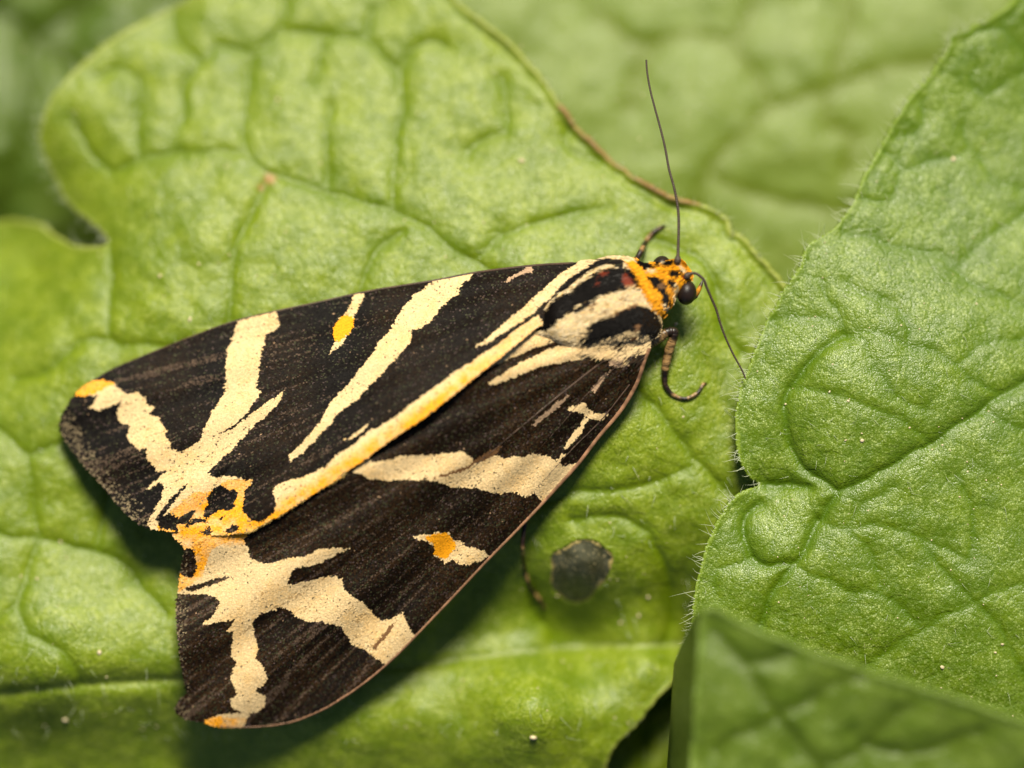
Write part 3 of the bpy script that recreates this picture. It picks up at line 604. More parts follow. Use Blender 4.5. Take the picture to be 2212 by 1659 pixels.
LOW_PAT = [
 (CREAM, c5([(1290, 440), (1340, 500), (1420, 515), (1520, 535), (1400, 560), (1300, 590), (1220, 620), (1120, 660), (1020, 710), (950, 745), (900, 740), (1100, 560)])),
 (CREAM, c5([(2100, 480), (2000, 560), (1985, 625), (1900, 650), (1870, 690), (1800, 680), (1740, 670), (1680, 660), (1600, 660), (1500, 680), (1400, 700), (1300, 720), (1200, 760), (1100, 800), (1000, 832), (955, 822), (1040, 780), (1140, 710), (1250, 660), (1350, 610), (1450, 580), (1560, 558), (1700, 500), (1900, 420)])),
 (CREAM, c5([(90, 1390), (150, 1340), (200, 1310), (250, 1330), (330, 1310), (420, 1290), (520, 1280), (600, 1285), (700, 1265), (800, 1262), (850, 1290), (880, 1330), (960, 1290), (1020, 1280), (1060, 1300), (1120, 1290), (1180, 1300), (1250, 1265), (1310, 1280), (1350, 1290), (1400, 1315), (1435, 1265), (1460, 1275), (1420, 1320), (1440, 1350), (1560, 1320), (1420, 1500), (1330, 1590), (1250, 1520), (1200, 1550), (1150, 1515), (1080, 1520), (1000, 1525), (900, 1490), (820, 1490), (720, 1485), (640, 1450), (560, 1440), (420, 1440), (300, 1440), (200, 1430), (150, 1400)])),
 (BROWN, c5([(560, 1442), (700, 1395), (840, 1345), (880, 1310), (960, 1260), (1060, 1225), (1000, 1285), (900, 1330), (800, 1385), (680, 1415)])),
 (CREAM, c5([(1470, 970), (1540, 960), (1580, 935), (1590, 985), (1640, 1010), (1730, 1015), (1690, 1055), (1630, 1055), (1580, 1022), (1540, 1002), (1480, 1000)])),
 (CREAM, c5([(1578, 1030), (1602, 1050), (1562, 1130), (1492, 1212), (1448, 1245), (1458, 1200), (1530, 1110)])),
 (PINK, c5([(1240, 1092), (1300, 1030), (1400, 950), (1475, 905), (1430, 962), (1330, 1042), (1260, 1102)])), (PINK, c5([(1620, 860), (1690, 780), (1755, 725), (1700, 800), (1640, 880)])), (PINK, c5([(1740, 650), (1840, 660), (1880, 700), (1800, 720), (1740, 700)])),  # middle streak: shine of a vein ridge painted as pigment
 (CREAM, c8([(485, 165), (560, 160), (640, 148), (710, 150), (740, 195), (800, 215), (830, 240), (900, 250), (970, 290), (900, 335), (830, 352), (800, 357), (740, 320), (690, 345), (650, 310), (615, 290), (620, 240), (560, 200), (500, 190)])),
 (ORANGE, c8([(560, 175), (640, 152), (705, 152), (740, 200), (760, 230), (720, 290), (690, 320), (650, 308), (618, 285), (625, 240)])),
 (CREAM, c7([(1100, 100), (1640, 80), (1600, 150), (1570, 190), (1590, 250), (1600, 300), (1660, 340), (1740, 345), (1830, 320), (1950, 300), (2050, 260), (2212, 245)]) + c8([(90, 246), (20, 275)]) + c7([(2130, 310), (2050, 350), (1900, 380), (1860, 420), (1840, 480), (1900, 480), (2000, 450), (2100, 430)])
   + c8([(-20, 430), (30, 440), (40, 500), (100, 560), (180, 610), (240, 680), (300, 710), (370, 690), (420, 655), (440, 710), (470, 780), (510, 800), (310, 990), (220, 930), (160, 890), (90, 860), (60, 800), (20, 750)])
   + c7([(2150, 740), (2060, 720), (1990, 720), (1930, 700), (1890, 680), (1860, 640), (1800, 628), (1740, 650), (1680, 670), (1620, 710), (1630, 770), (1640, 830), (1660, 890), (1640, 950), (1690, 1000), (1720, 1080), (1680, 1130), (1640, 1155), (1700, 1190), (1710, 1240), (1660, 1290), (1600, 1300), (1590, 1350), (1530, 1420), (1330, 1380), (1310, 1345), (1430, 1305), (1550, 1300), (1490, 1260), (1480, 1210), (1530, 1180), (1490, 1120), (1480, 1070), (1520, 980), (1480, 930), (1490, 850), (1490, 790), (1450, 780), (1520, 705), (1430, 720), (1310, 745), (1290, 740), (1360, 690), (1390, 640), (1412, 580), (1350, 550), (1250, 545), (1100, 545)])),
 (BLACK, c7([(1150, 255), (1240, 258), (1262, 310), (1270, 380), (1240, 440), (1190, 430), (1140, 410)])), (BLACK, c7([(1165, 515), (1280, 478), (1400, 440), (1505, 428), (1430, 462), (1350, 492), (1230, 528)])),
 (BROWN, c8([(225, 880), (300, 790), (365, 712), (360, 750), (300, 830), (240, 895)])),
]
# soft orange washes: (polyline, width)
UP_WASH = [(RIDGE, 21)]
UP_WASH_POLY = [(455, 1060), (500, 1034), (548, 1036), (536, 1075), (530, 1098), (550, 1125), (600, 1110), (600, 1150), (545, 1170), (435, 1170), (340, 1160), (345, 1130), (380, 1095), (425, 1060)]
LOW_WASH_POLY = c7([(1120, 100), (1640, 100), (1590, 170), (1450, 210), (1360, 260), (1330, 330), (1300, 430), (1240, 480), (1150, 530), (1130, 300)])

def paint(Q, pats, which):
    """pigment class of each scale -> linear colour"""
    Qj = Q + np.stack([vnoise(Q[:, 0], Q[:, 1], 10)*1.7 + RNG.normal(0, 0.5, len(Q)), vnoise(Q[:, 0], Q[:, 1], 10, 4.)*1.7 + RNG.normal(0, 0.5, len(Q))], 1)
    k = np.zeros(len(Q), int)
    for c, poly in pats: k[inside(Qj, poly)] = c
    C = PIG[k].copy(); n = len(Q)
    r = RNG.random(n); r2 = RNG.random(n)
    cream = k == CREAM
    # cream varies between ivory and straw
    pat = vnoise(Q[:, 0], Q[:, 1], 60)*0.5 + vnoise(Q[:, 0], Q[:, 1], 16)*0.5
    C[cream] = C[cream]*(1-(0.22*np.clip(pat+r-0.4, 0, 1)[:, None][cream]*np.array([0.1, 0.5, 1.2])))
    C[cream] *= (0.88+0.2*r2[cream])[:, None]
    # orange wash
    if which == 'up':
        d = line_dist(Qj, UP_WASH[0][0]); wsh = np.clip(1.6 - d/UP_WASH[0][1], 0, 1)*np.clip(pat+0.95, 0.35, 1)*np.clip((1165-Qj[:, 0])/140., 0.12, 1)
        ip = inside(Qj, UP_WASH_POLY); wsh = np.maximum(wsh, ip*np.clip(0.85+0.7*pat, 0.2, 1))
        tip = inside(Qj, [(160, 860), (165, 840), (235, 805), (248, 828), (208, 850)]); wsh = np.maximum(wsh, tip*0.9)
    else:
        d = seg_dist(Qj, np.array([(400, 1145)]), np.array([(545, 1150)])); wsh = np.clip(1.25-d/24., 0, 1)
        ip = inside(Qj, LOW_WASH_POLY); wsh = np.maximum(wsh, ip*np.clip(0.75+0.8*pat, 0.15, 1))
        tip = inside(Qj, c7([(1300, 1320), (1600, 1330), (1540, 1410), (1330, 1400)])); wsh = np.maximum(wsh, tip*np.clip(.7+pat, .2, 1))
    wsh = np.clip(wsh + (r-0.5)*0.35*(wsh > 0.05), 0, 1)*cream
    C = C*(1-wsh[:, None]) + (PIG[ORANGE]*(0.85+0.3*r2)[:, None])*wsh[:, None]
    # dark scales: brown, olive and violet ones mixed in
    dk = k == BLACK
    brown_zone = np.clip(0.5 + 0.9*vnoise(Q[:, 0], Q[:, 1], 130, 3.), 0, 1)
    if which == 'low': brown_zone = np.clip(brown_zone + 0.45 - np.clip((1-(Q[:, 0]-380)/250.), 0, 1)*0.5, 0, 1.2)
    else: brown_zone *= 0.5
    C[dk] = C[dk]*(0.7+0.6*r[dk])[:, None] + (brown_zone*np.clip(r2*0.8+0.05, 0, 1))[dk][:, None]*np.array([0.030, 0.014, 0.004])
    ol = dk & (RNG.random(n) < (0.14 if which == 'low' else 0.09)); C[ol] = np.array([0.030, 0.030, 0.014])*(0.4+r[ol])[:, None]
    vi = dk & (RNG.random(n) < (0.07 if which == 'low' else 0.035)); C[vi] = np.array([0.05, 0.034, 0.030])*(0.4+r[vi])[:, None]
    # streaks along the wing's veins
    bx, by = (1480, 690) if which == 'low' else (1420, 560)
    th = np.arctan2(Q[:, 1]-by, bx-Q[:, 0]); rr = np.hypot(Q[:, 0]-bx, Q[:, 1]-by)
    stk = vnoise(th*130, rr/190., 1.0) + 0.5*vnoise(th*310, rr/90., 1.0, 7.)
    amt = np.clip((rr-350)/700., 0.12, 1)*(1.0 if which == 'low' else 0.7)
    C[dk] *= np.clip(1+0.7*stk*amt, 0.35, 2)[dk][:, None]
    lt = dk & (stk > 0.62) & (RNG.random(n) < 0.75*amt); C[lt] = np.array([0.070, 0.046, 0.030])*(0.4+r[lt])[:, None]
    dl = cream & (stk < -0.72) & (RNG.random(n) < 0.4*amt); C[dl] *= np.array([0.62, 0.58, 0.52])
    # pale worn scales in the dark, dark specks in the cream
    wn = dk & (RNG.random(n) < 0.0012); C[wn] = np.array([0.22, 0.14, 0.08])*(0.4+r[wn])[:, None]
    ds = cream & (RNG.random(n) < 0.010 + 0.05*np.clip(vnoise(Q[:, 0], Q[:, 1], 50, 8.), 0, 1)); C[ds] = np.array([0.15, 0.115, 0.06])*(0.5+r[ds])[:, None]
    return C, k

UP_Z = tps([(1170, 703, 150), (1087, 767, 172), (985, 848, 188), (782, 997, 176), (606, 1113, 140), (545, 1146, 118), (1340, 570, 140), (1266, 564, 118), (1155, 573, 88), (1036, 586, 62), (749, 639, 28), (508, 693, 8), (338, 757, -6), (203, 821, -16), (132, 915, -20), (217, 1041, 20), (322, 1141, 62), (400, 1145, 84), (600, 880, 92), (850, 740, 112), (400, 940, 58), (470, 1040, 90), (1250, 660, 158), (1100, 660, 130)])
LOW_Z = tps([(1170, 715, 138), (985, 848, 166), (782, 997, 158), (606, 1113, 122), (420, 1150, 84), (1405, 750, 118), (1370, 765, 128), (1375, 828, 98), (1290, 947, 78), (1155, 1102, 62), (1050, 1212, 52), (850, 1422, 30), (694, 1534, 14), (542, 1570, 6), (390, 1540, 8), (395, 1470, 40), (383, 1297, 58), (398, 1184, 66), (800, 1200, 108), (1100, 950, 130), (600, 1350, 76), (1300, 760, 140), (500, 1080, 84), (760, 960, 148), (1170, 660, 134), (920, 850, 156)])
def up_z(x, y):
    th = np.arctan2(y-560, 1420-x); r = np.hypot(x-1420, y-560)
    z = UP_Z(x, y) + 3.5*np.clip(r/1000., 0, 1.3)*np.sin(th*58) + 1.6*vnoise(x, y, 60)
    # pleat by the rear corner
    d = line_dist(np.stack([x, y], -1).reshape(-1, 2), [(400, 1135), (440, 1085), (475, 1035)]).reshape(np.shape(x))
    side = ((x-400)*(1035-1135) - (y-1135)*(475-400)) > 0     # left of the fold
    return z - np.where(side, 9*np.exp(-d/20.), -2*np.exp(-d/14.))
def low_z(x, y):
    th = np.arctan2(y-690, 1480-x); r = np.hypot(x-1480, y-690)
    return LOW_Z(x, y) + 6.0*np.clip(r/1000., 0, 1.3)*np.sin(th*46+.6) + 1.8*vnoise(x, y, 55, 3.) + 3.0*np.exp(-np.clip(x-380, 0, 999)/25.)*np.sin(y/11.)

def build_wing(which, outline, zf, pats, base, label):
    ol = smooth_line(outline, True, 4)
    Q, F, ed = sheet(ol, 5.0)
    z = zf(Q[:, 0], Q[:, 1])
    C, k = paint(Q, pats, which)
    C = np.where((k == CREAM)[:, None], np.array([0.30, 0.24, 0.12]), np.array([0.020, 0.014, 0.009]))
    wing = mesh_obj('forewing', W(Q[:, 0], Q[:, 1], z), F, M_MEMBRANE, None, True, None, C)
    md = wing.modifiers.new('thickness', 'SOLIDIFY'); md.thickness = 2.2*S; md.offset = 1.0 if wing.data.polygons[0].normal.z < 0 else -1.0
    part(wing); wing['label'] = label
    # scales, in rows from root to margin
    bx, by = base; pts = []
    R = 40.
    rows = np.arange(60, 1500, 2.7)
    for i, rr in enumerate(rows):
        da = 2.9/rr; a = np.arange(-0.6, 2.0, da) + (i % 2)*da*0.5
        pts.append(np.stack([bx - rr*np.cos(a), by + rr*np.sin(a)], 1))
    P = np.concatenate(pts); P += RNG.normal(0, 0.5, P.shape)
    P = P[inside(P, ol)]
    edd = seg_dist(P, ol, np.roll(ol, -1, 0))
    P = P[(edd > 0.8)]; edd = edd[(edd > 0.8)]
    C, k = paint(P, pats, which)
    # thin, greyish scales along the worn outer margin
    if which == 'low': marg = np.clip(1 - (P[:, 0]-380)/38., 0, 1)*(P[:, 1] > 1170)
    else: marg = np.clip(1 - line_dist(P, [(140, 905), (217, 1041), (322, 1141)])/34., 0, 1)
    g = (RNG.random(len(P)) < marg*0.42) & (k == BLACK); C[g] = np.array([0.15, 0.115, 0.065])*(0.5+RNG.random(g.sum()))[:, None]
    keep = RNG.random(len(P)) > 0.008 + 0.22*marg
    P = P[keep]; C = C[keep]; k = k[keep]; n = len(P)
    d = P - np.array(base); d /= np.linalg.norm(d, axis=1)[:, None]
    ja = RNG.normal(0, 0.13, n); d = np.stack([d[:, 0]*np.cos(ja)-d[:, 1]*np.sin(ja), d[:, 0]*np.sin(ja)+d[:, 1]*np.cos(ja)], 1)
    s = np.stack([-d[:, 1], d[:, 0]], 1)
    L = RNG.uniform(5.0, 7.4, n); wd = RNG.uniform(2.9, 3.9, n); lift = RNG.uniform(0.8, 1.9, n)
    if which == 'low':      # long hair-like scales at the root
        hz = np.clip(1 - np.hypot(P[:, 0]-1390, P[:, 1]-715)/130., 0, 1); L = L*(1+2.2*hz); wd = wd*(1-0.5*hz); lift = lift*(1+1.5*hz)
    else:
        hz = np.clip(1 - np.hypot(P[:, 0]-1320, P[:, 1]-585)/130., 0, 1); L = L*(1+2.0*hz); wd = wd*(1-0.5*hz); lift = lift*(1+1.0*hz)
    tilt = RNG.normal(0, 0.10, n)
    prof = [(-0.15, 0.30, 0.05), (0.45, 0.52, 0.55), (0.92, 0.38, 1.0)]
    V = np.zeros((n, 6, 3))
    for j, (tl, hw, lf_) in enumerate(prof):
        for q, sg in enumerate((-1, 1)):
            x = P[:, 0] + d[:, 0]*L*tl + s[:, 0]*wd*hw*sg; y = P[:, 1] + d[:, 1]*L*tl + s[:, 1]*wd*hw*sg
            zz = zf(x, y) + 0.5 + lift*lf_ + tilt*wd*hw*sg
            V[:, j*2+q] = W(x, y, zz)
    i0 = np.arange(n)[:, None]*6
    F = np.concatenate([i0 + np.array([[0, 1, 3, 2]]), i0 + np.array([[2, 3, 5, 4]])])
    sc = mesh_obj('wing_scales', V.reshape(-1, 3), F, M_SCALE, None, False, None, np.repeat(C, 6, 0)*np.tile(np.array([0.82, 0.82, 1.0, 1.0, 1.08, 1.08]), n)[:, None])
    sc.parent = wing; tag(sc, kind='stuff')
    return wing, ol
def rim_tube(wing, path, zf, r0, r1, name, colr, sides=7):
    P = smooth_line(path, False, 8); n = len(P)
    R = np.linspace(r0, r1, n)
    w_ = W(P[:, 0], P[:, 1], zf(P[:, 0], P[:, 1]) - 0.5)
    v, f, _ = tube([(w_, R*S)], sides)
    nn = RNG.random(len(v)); base = np.asarray(colr)[None]*(0.6+0.8*np.repeat(RNG.random(n), sides))[:, None]
    o = mesh_obj(name, v, f, M_LEG, None, True, None, base); o.parent = wing; return o

wl, olL = build_wing('low', LOW_OUT, low_z, LOW_PAT, (1480, 690), 'right forewing with brownish black ground and broad cream bands')
wu, olU = build_wing('up', UP_OUT, up_z, UP_PAT, (1420, 560), 'left forewing overlapping the other along an orange edge')
rim_tube(wl, [(1402, 752), (1392, 777), (1375, 828), (1341, 886), (1290, 947), (1249, 1001), (1205, 1050), (1160, 1099), (1105, 1156), (1050, 1212), (990, 1276), (928, 1341), (850, 1421), (782, 1478), (735, 1510), (694, 1534), (626, 1560), (542, 1570), (474, 1568)], low_z, 5.6, 2.4, 'costal_vein', (0.26, 0.135, 0.07))
rim_tube(wu, [(1239, 569), (1155, 574), (1036, 588), (935, 607), (799, 629), (680, 655), (599, 672), (508, 694), (423, 724), (338, 758), (250, 795), (203, 822), (169, 846)], up_z, 3.2, 1.8, 'costal_vein', (0.07, 0.04, 0.022))
for vp in ([(1390, 760), (1320, 800), (1262, 858), (1205, 925), (1150, 985)], [(1360, 830), (1300, 905), (1240, 965), (1190, 1020), (1130, 1085)], [(1340, 750), (1200, 860), (1080, 960), (1000, 1030), (900, 1140)]):
    rim_tube(wl, vp, lambda x, y: low_z(x, y)+0.8, 2.4, 1.0, 'wing_vein', (0.09, 0.055, 0.035), 6)
# fringe of fine hairs along the overlapping edge
specs = []
RP = smooth_line(RIDGE[-6:] + cK([(860, 815), (700, 833), (560, 838)]), False, 26)
for i in range(len(RP)-1):
    if RNG.random() < 0.55: continue
    q = RP[i]; tdir = RP[i+1]-q; tdir /= np.linalg.norm(tdir)+1e-9; nn = np.array([-tdir[1], tdir[0]])*(-1)
    d2 = tdir*0.9 + nn*0.5
    specs.append((W(q[0], q[1], up_z(q[0:1], q[1:2])[0]), (d2[0], -d2[1], 0.1), RNG.uniform(5, 11)*S, np.array([0, 0, -.2]), 0.6*S))
M_FRINGE = simple('fringe', (0.75, 0.52, 0.16), 0.4, 0.4)
hairs_mesh('wing_fringe', specs, M_FRINGE, wu, 4)

# --- body: one continuous skin from tail to head
SP = np.array([(520, 1110, 35, 8, 8), (600, 1065, 42, 36, 28), (800, 940, 55, 52, 40), (1000, 815, 68, 60, 46), (1120, 738, 82, 48, 50), (1168, 712, 98, 30, 46), (1200, 700, 106, 58, 58), (1250, 684, 106, 82, 56), (1305, 664, 106, 98, 59), (1350, 646, 106, 98, 57), (1385, 632, 106, 80, 53), (1405, 625, 107, 62, 50), (1420, 618, 108, 54, 46), (1440, 606, 108, 44, 43), (1458, 596, 106, 36, 38), (1474, 586, 102, 28, 30), (1484, 580, 98, 18, 20), (1488, 577, 96, 4, 4)], float)
SPs = smooth_line(SP, False, 6); NS = len(SPs); NA = 40
tg = np.gradient(SPs[:, :2], axis=0); tg /= np.linalg.norm(tg, axis=1)[:, None]
for _ in range(6): tg[1:-1] = (tg[:-2]+2*tg[1:-1]+tg[2:])/4.
tg /= np.linalg.norm(tg, axis=1)[:, None]; ln = np.stack([-tg[:, 1], tg[:, 0]], 1)     # lateral (image right of heading)
ang = np.arange(NA)*2*math.pi/NA
def body_pt(i, a):
    c = SPs[i]; ca = np.cos(a); sa = np.sin(a)
    return c[..., 0]+ln[i][..., 0]*c[..., 3]*ca, c[..., 1]+ln[i][..., 1]*c[..., 3]*ca, c[..., 2]+c[..., 4]*sa
II, AA = np.meshgrid(np.arange(NS), ang, indexing='ij')
bx_, by_, bz_ = body_pt(II.ravel(), AA.ravel())

TH_PAT = [
 (CREAM, [(1100, 500), (1500, 500), (1500, 900), (1100, 900)]),
 (BLACK, cT([(560, 590), (700, 430), (850, 300), (1000, 220), (1100, 140), (1200, 80), (1400, 60), (1560, 100), (1560, 130), (1350, 140), (1150, 190), (990, 290), (850, 420), (720, 500), (600, 610)])),
 (BLACK, cT([(420, 920), (460, 850), (520, 720), (620, 600), (740, 520), (850, 490), (900, 430), (1000, 360), (1150, 250), (1280, 190), (1450, 180), (1600, 195), (1700, 250), (1780, 370), (1800, 460), (1720, 450), (1650, 430), (1560, 470), (1480, 470), (1430, 500), (1370, 520), (1280, 540), (1200, 560), (1150, 590), (1120, 630), (1000, 680), (970, 640), (920, 720), (880, 750), (780, 800), (740, 850), (600, 950), (540, 985), (440, 985)])),
 (RED, cT([(1490, 270), (1600, 255), (1650, 330), (1740, 400), (1700, 430), (1600, 450), (1510, 400), (1500, 330)])), (RED, cT([(1110, 405), (1170, 368), (1265, 348), (1240, 385), (1130, 435)])),
 (RED, cT([(1200, 240), (1340, 230), (1360, 270), (1230, 300)])), (BROWN, cT([(1130, 690), (1170, 640), (1185, 690), (1150, 740), (1110, 735)])), (BROWN, cT([(1260, 750), (1340, 745), (1320, 790), (1270, 785)])), (BROWN, cT([(1500, 550), (1600, 540), (1590, 575), (1510, 575)])),
 (ORANGE, cH([(560, 310), (640, 310), (700, 290), (1400, 100), (1500, 500), (1300, 1000), (1020, 1100), (985, 1010), (940, 900), (850, 760), (760, 640), (700, 480), (620, 390)])),
 (BLACK, cH([(640, 330), (700, 300), (830, 300), (940, 350), (880, 375), (800, 392), (740, 412), (660, 385)])), (CREAM, cH([(780, 405), (900, 372), (945, 385), (880, 425), (800, 432)])),
 (BLACK, cH([(795, 485), (900, 458), (1000, 480), (1040, 540), (1062, 600), (1085, 680), (1112, 760), (1122, 850), (1080, 858), (1050, 810), (1000, 770), (1000, 700), (950, 650), (880, 560), (820, 525)])), (BROWN, cH([(955, 555), (1030, 538), (1035, 605), (960, 605)])),
 (CREAM, cH([(1000, 800), (1060, 830), (1120, 880), (1080, 930), (1010, 870)])),
 (BLACK, cH([(900, 325), (960, 270), (1160, 262), (1175, 300), (1100, 332), (1030, 345), (1010, 300), (985, 335), (930, 355)])), (CREAM, cH([(990, 290), (1035, 262), (1045, 280), (1005, 330)])),
 (BLACK, cH([(1090, 400), (1150, 383), (1265, 388), (1250, 432), (1160, 472), (1110, 442)])), (BLACK, cH([(1065, 520), (1120, 485), (1185, 510), (1170, 565), (1110, 605), (1085, 572)])),
 (CREAM, cH([(1160, 540), (1200, 510), (1180, 600), (1170, 700), (1185, 800), (1160, 880), (1140, 800), (1145, 640)])), (CREAM, cH([(1180, 280), (1230, 300), (1330, 400), (1290, 420), (1220, 340)])),
 (RED, cH([(1215, 440), (1260, 418), (1330, 425), (1330, 500), (1250, 510)])),
]
def paint_body(Q, dark=1.0):
    Qj = Q + RNG.normal(0, 1.3, Q.shape); k = np.full(len(Q), CREAM)
    for c, poly in TH_PAT: k[inside(Qj, poly)] = c
    C = PIG[k]*(0.85+0.3*RNG.random(len(Q)))[:, None]
    m = (k == ORANGE); C[m] *= RNG.choice([0.45, 0.8, 1.0, 1.15], m.sum())[:, None]
    m = (k == CREAM); C[m] *= np.array([1.08, 1.15, 1.3])*RNG.choice([0.7, 1.0, 1.0, 1.05], m.sum())[:, None]
    m = m & (RNG.random(len(Q)) < 0.25); C[m] *= np.array([0.98, 0.9, 0.7])
    return C, k
Cb, kb = paint_body(np.stack([bx_, by_], 1))
Cb = np.where((kb == CREAM)[:, None], Cb*np.array([0.95, 0.88, 0.75]), Cb)
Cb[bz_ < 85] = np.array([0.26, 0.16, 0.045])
iv = np.arange(NS*NA).reshape(NS, NA); ivr = np.roll(iv, -1, 1)
bf = [tuple(q) for q in np.stack([iv[:-1].ravel(), iv[1:].ravel(), ivr[1:].ravel(), ivr[:-1].ravel()], 1)] + [tuple(iv[0]), tuple(iv[-1][::-1])]
body = mesh_obj('body', W(bx_, by_, bz_), bf, M_BODY, None, True, None, Cb); part(body)

# fur on the thorax and head (flattened hairs lying backwards)
def fur(name, X, Y, Z, dx, dy, dz, C, L, wd, parent, lift, mat=M_FUR, bend=-0.25):
    """X,Y,Z roots in p; d* direction (image x, image y, height)"""
    n = len(X); V = np.zeros((n, 6, 3)); sl = np.hypot(dx, dy)+1e-9; sx, sy = -dy/sl, dx/sl
    for j, (tl, hw) in enumerate([(0, 0.5), (0.55, 0.45), (1.0, 0.10)]):
        for q, sg in enumerate((-1, 1)):
            V[:, j*2+q] = W(X+dx*L*tl+sx*wd*hw*sg, Y+dy*L*tl+sy*wd*hw*sg, Z+dz*L*tl+lift*tl*(1+bend*tl)+0.3)
    i0 = np.arange(n)[:, None]*6
    F = np.concatenate([i0 + np.array([[0, 1, 3, 2]]), i0 + np.array([[2, 3, 5, 4]])])
    o = mesh_obj(name, V.reshape(-1, 3), F, mat, None, False, None, np.repeat(C, 6, 0)*np.tile(np.array([.9, .9, 1, 1, 1.08, 1.08]), n)[:, None])
    o.parent = parent; return tag(o, kind='stuff')
i_lo = int(np.argmin(np.abs(SPs[:, 0]-1168)))
NF = 15000
fi = RNG.integers(i_lo, NS-3, NF); fa = RNG.uniform(-0.35, math.pi+0.35, NF)
X, Y, Z = body_pt(fi, fa)
# denser where the body is wide: jitter along the axis
jt = RNG.uniform(0, 1, NF); X2, Y2, Z2 = body_pt(np.minimum(fi+1, NS-1), fa); X = X+(X2-X)*jt; Y = Y+(Y2-Y)*jt; Z = Z+(Z2-Z)*jt
Cf, kf = paint_body(np.stack([X, Y], 1))
Xb, Yb, Zb = body_pt(np.maximum(fi-3, 0), fa); Xa, Ya, Za = body_pt(np.minimum(fi+1, NS-1), fa)
dv = np.stack([Xb-Xa, Yb-Ya, Zb-Za], 1); dv /= np.linalg.norm(dv, axis=1)[:, None]
ja = RNG.normal(0, 0.2, NF); dxx = dv[:, 0]*np.cos(ja)-dv[:, 1]*np.sin(ja); dyy = dv[:, 0]*np.sin(ja)+dv[:, 1]*np.cos(ja)
L = np.where(X > 1395, RNG.uniform(6, 11, NF), RNG.uniform(8, 15, NF)); L = np.where(kf == ORANGE, L*1.35, L); L = np.where(kf == RED, 5, L)
keep = ~((kf == RED) & (RNG.random(NF) < 0.75))
eyein = (((X-1483)/25.)**2 + ((Y-632)/30.)**2 < 1)
sel = keep & ~eyein
fur('fur', X[sel], Y[sel], Z[sel], dxx[sel], dyy[sel], dv[sel, 2], Cf[sel], L[sel], RNG.uniform(1.5, 2.6, NF)[sel], body, (RNG.uniform(0.2, 1.3, NF)*np.where(X > 1362, 2.6, 1.0))[sel])

# shoulder flap (tegula) on the right side
TEG = smooth_line(cT([(1010, 1060), (1130, 940), (1300, 835), (1450, 755), (1600, 680), (1750, 640), (1880, 660), (1975, 750), (2020, 890), (2015, 1000), (1965, 1090), (1880, 1130), (1780, 1170), (1650, 1120), (1500, 1120), (1300, 1150), (1130, 1160)]), True, 5)
TEG_Z = tps([(1265, 722, 150), (1300, 690, 167), (1350, 665, 170), (1400, 656, 152), (1428, 690, 124), (1425, 725, 110), (1390, 745, 124), (1340, 738, 144), (1290, 742, 143), (1340, 710, 160), (1395, 710, 143)])
tq, tf, te = sheet(TEG, 3.5)
def teg_z(Q, ed): return TEG_Z(Q[:, 0], Q[:, 1]) + 9*(1-np.exp(-ed/9.)) - 1
TEG_PAT = [(CREAM, [(1000, 500), (1600, 500), (1600, 900), (1000, 900)]),
           (BLACK, cT([(1100, 935), (1300, 835), (1400, 800), (1480, 765), (1600, 705), (1700, 675), (1830, 700), (1940, 770), (2000, 880), (2012, 960), (1975, 1060), (1910, 1120), (1840, 1045), (1760, 1055), (1720, 1000), (1600, 990), (1500, 1020), (1380, 1055), (1250, 1105), (1130, 1150), (1040, 1090), (1130, 1010), (1190, 965)])),
           (BROWN, cT([(1680, 960), (1710, 880), (1760, 920), (1740, 1000), (1690, 1010)])), (BROWN, cT([(1400, 790), (1560, 700), (1700, 650), (1710, 668), (1560, 730), (1420, 810)])), (BROWN, cT([(1600, 1130), (1650, 1060), (1720, 1030), (1700, 1100), (1640, 1150)])), (BLACK, cT([(1470, 1130), (1540, 1110), (1600, 1140), (1540, 1190), (1480, 1180)]))]
def paint_teg(Q):
    Qj = Q + RNG.normal(0, 1.5, Q.shape); k = np.full(len(Q), CREAM)
    for c, poly in TEG_PAT: k[inside(Qj, poly)] = c
    return PIG[k]*(0.75+0.4*RNG.random(len(Q)))[:, None], k
Ct, kt = paint_teg(tq); Ct = np.where((kt == CREAM)[:, None], Ct*np.array([0.95, 0.88, 0.75]), Ct + np.array([0.02, 0.008, 0.0]))
teg = mesh_obj('tegula', W(tq[:, 0], tq[:, 1], teg_z(tq, te)), tf, M_BODY, None, True, None, Ct); part(teg)
md = teg.modifiers.new('thickness', 'SOLIDIFY'); md.thickness = 6*S; md.offset = 1.0 if teg.data.polygons[0].normal.z < 0 else -1.0
NT_ = 2600; q = np.stack([RNG.uniform(1255, 1432, NT_*2), RNG.uniform(652, 745, NT_*2)], 1); q = q[inside(q, TEG)]
qe = seg_dist(q, TEG, np.roll(TEG, -1, 0)); qz = teg_z(q, qe); Cq, kq = paint_teg(q)
qd = np.array([-0.90, 0.42])[None]*np.ones((len(q), 1)); a = RNG.normal(0, 0.22, len(q)) ; qd = np.stack([qd[:, 0]*np.cos(a)-qd[:, 1]*np.sin(a), qd[:, 0]*np.sin(a)+qd[:, 1]*np.cos(a)], 1)
back = np.clip((1360-q[:, 0])/90., 0, 1)
fur('tegula_fur', q[:, 0], q[:, 1], qz, qd[:, 0], qd[:, 1], 0.02+0*qe, Cq, RNG.uniform(5, 10, len(q))*(1+2.2*back), RNG.uniform(1.6, 3.0, len(q)), teg, RNG.uniform(0.8, 3.5, len(q)))
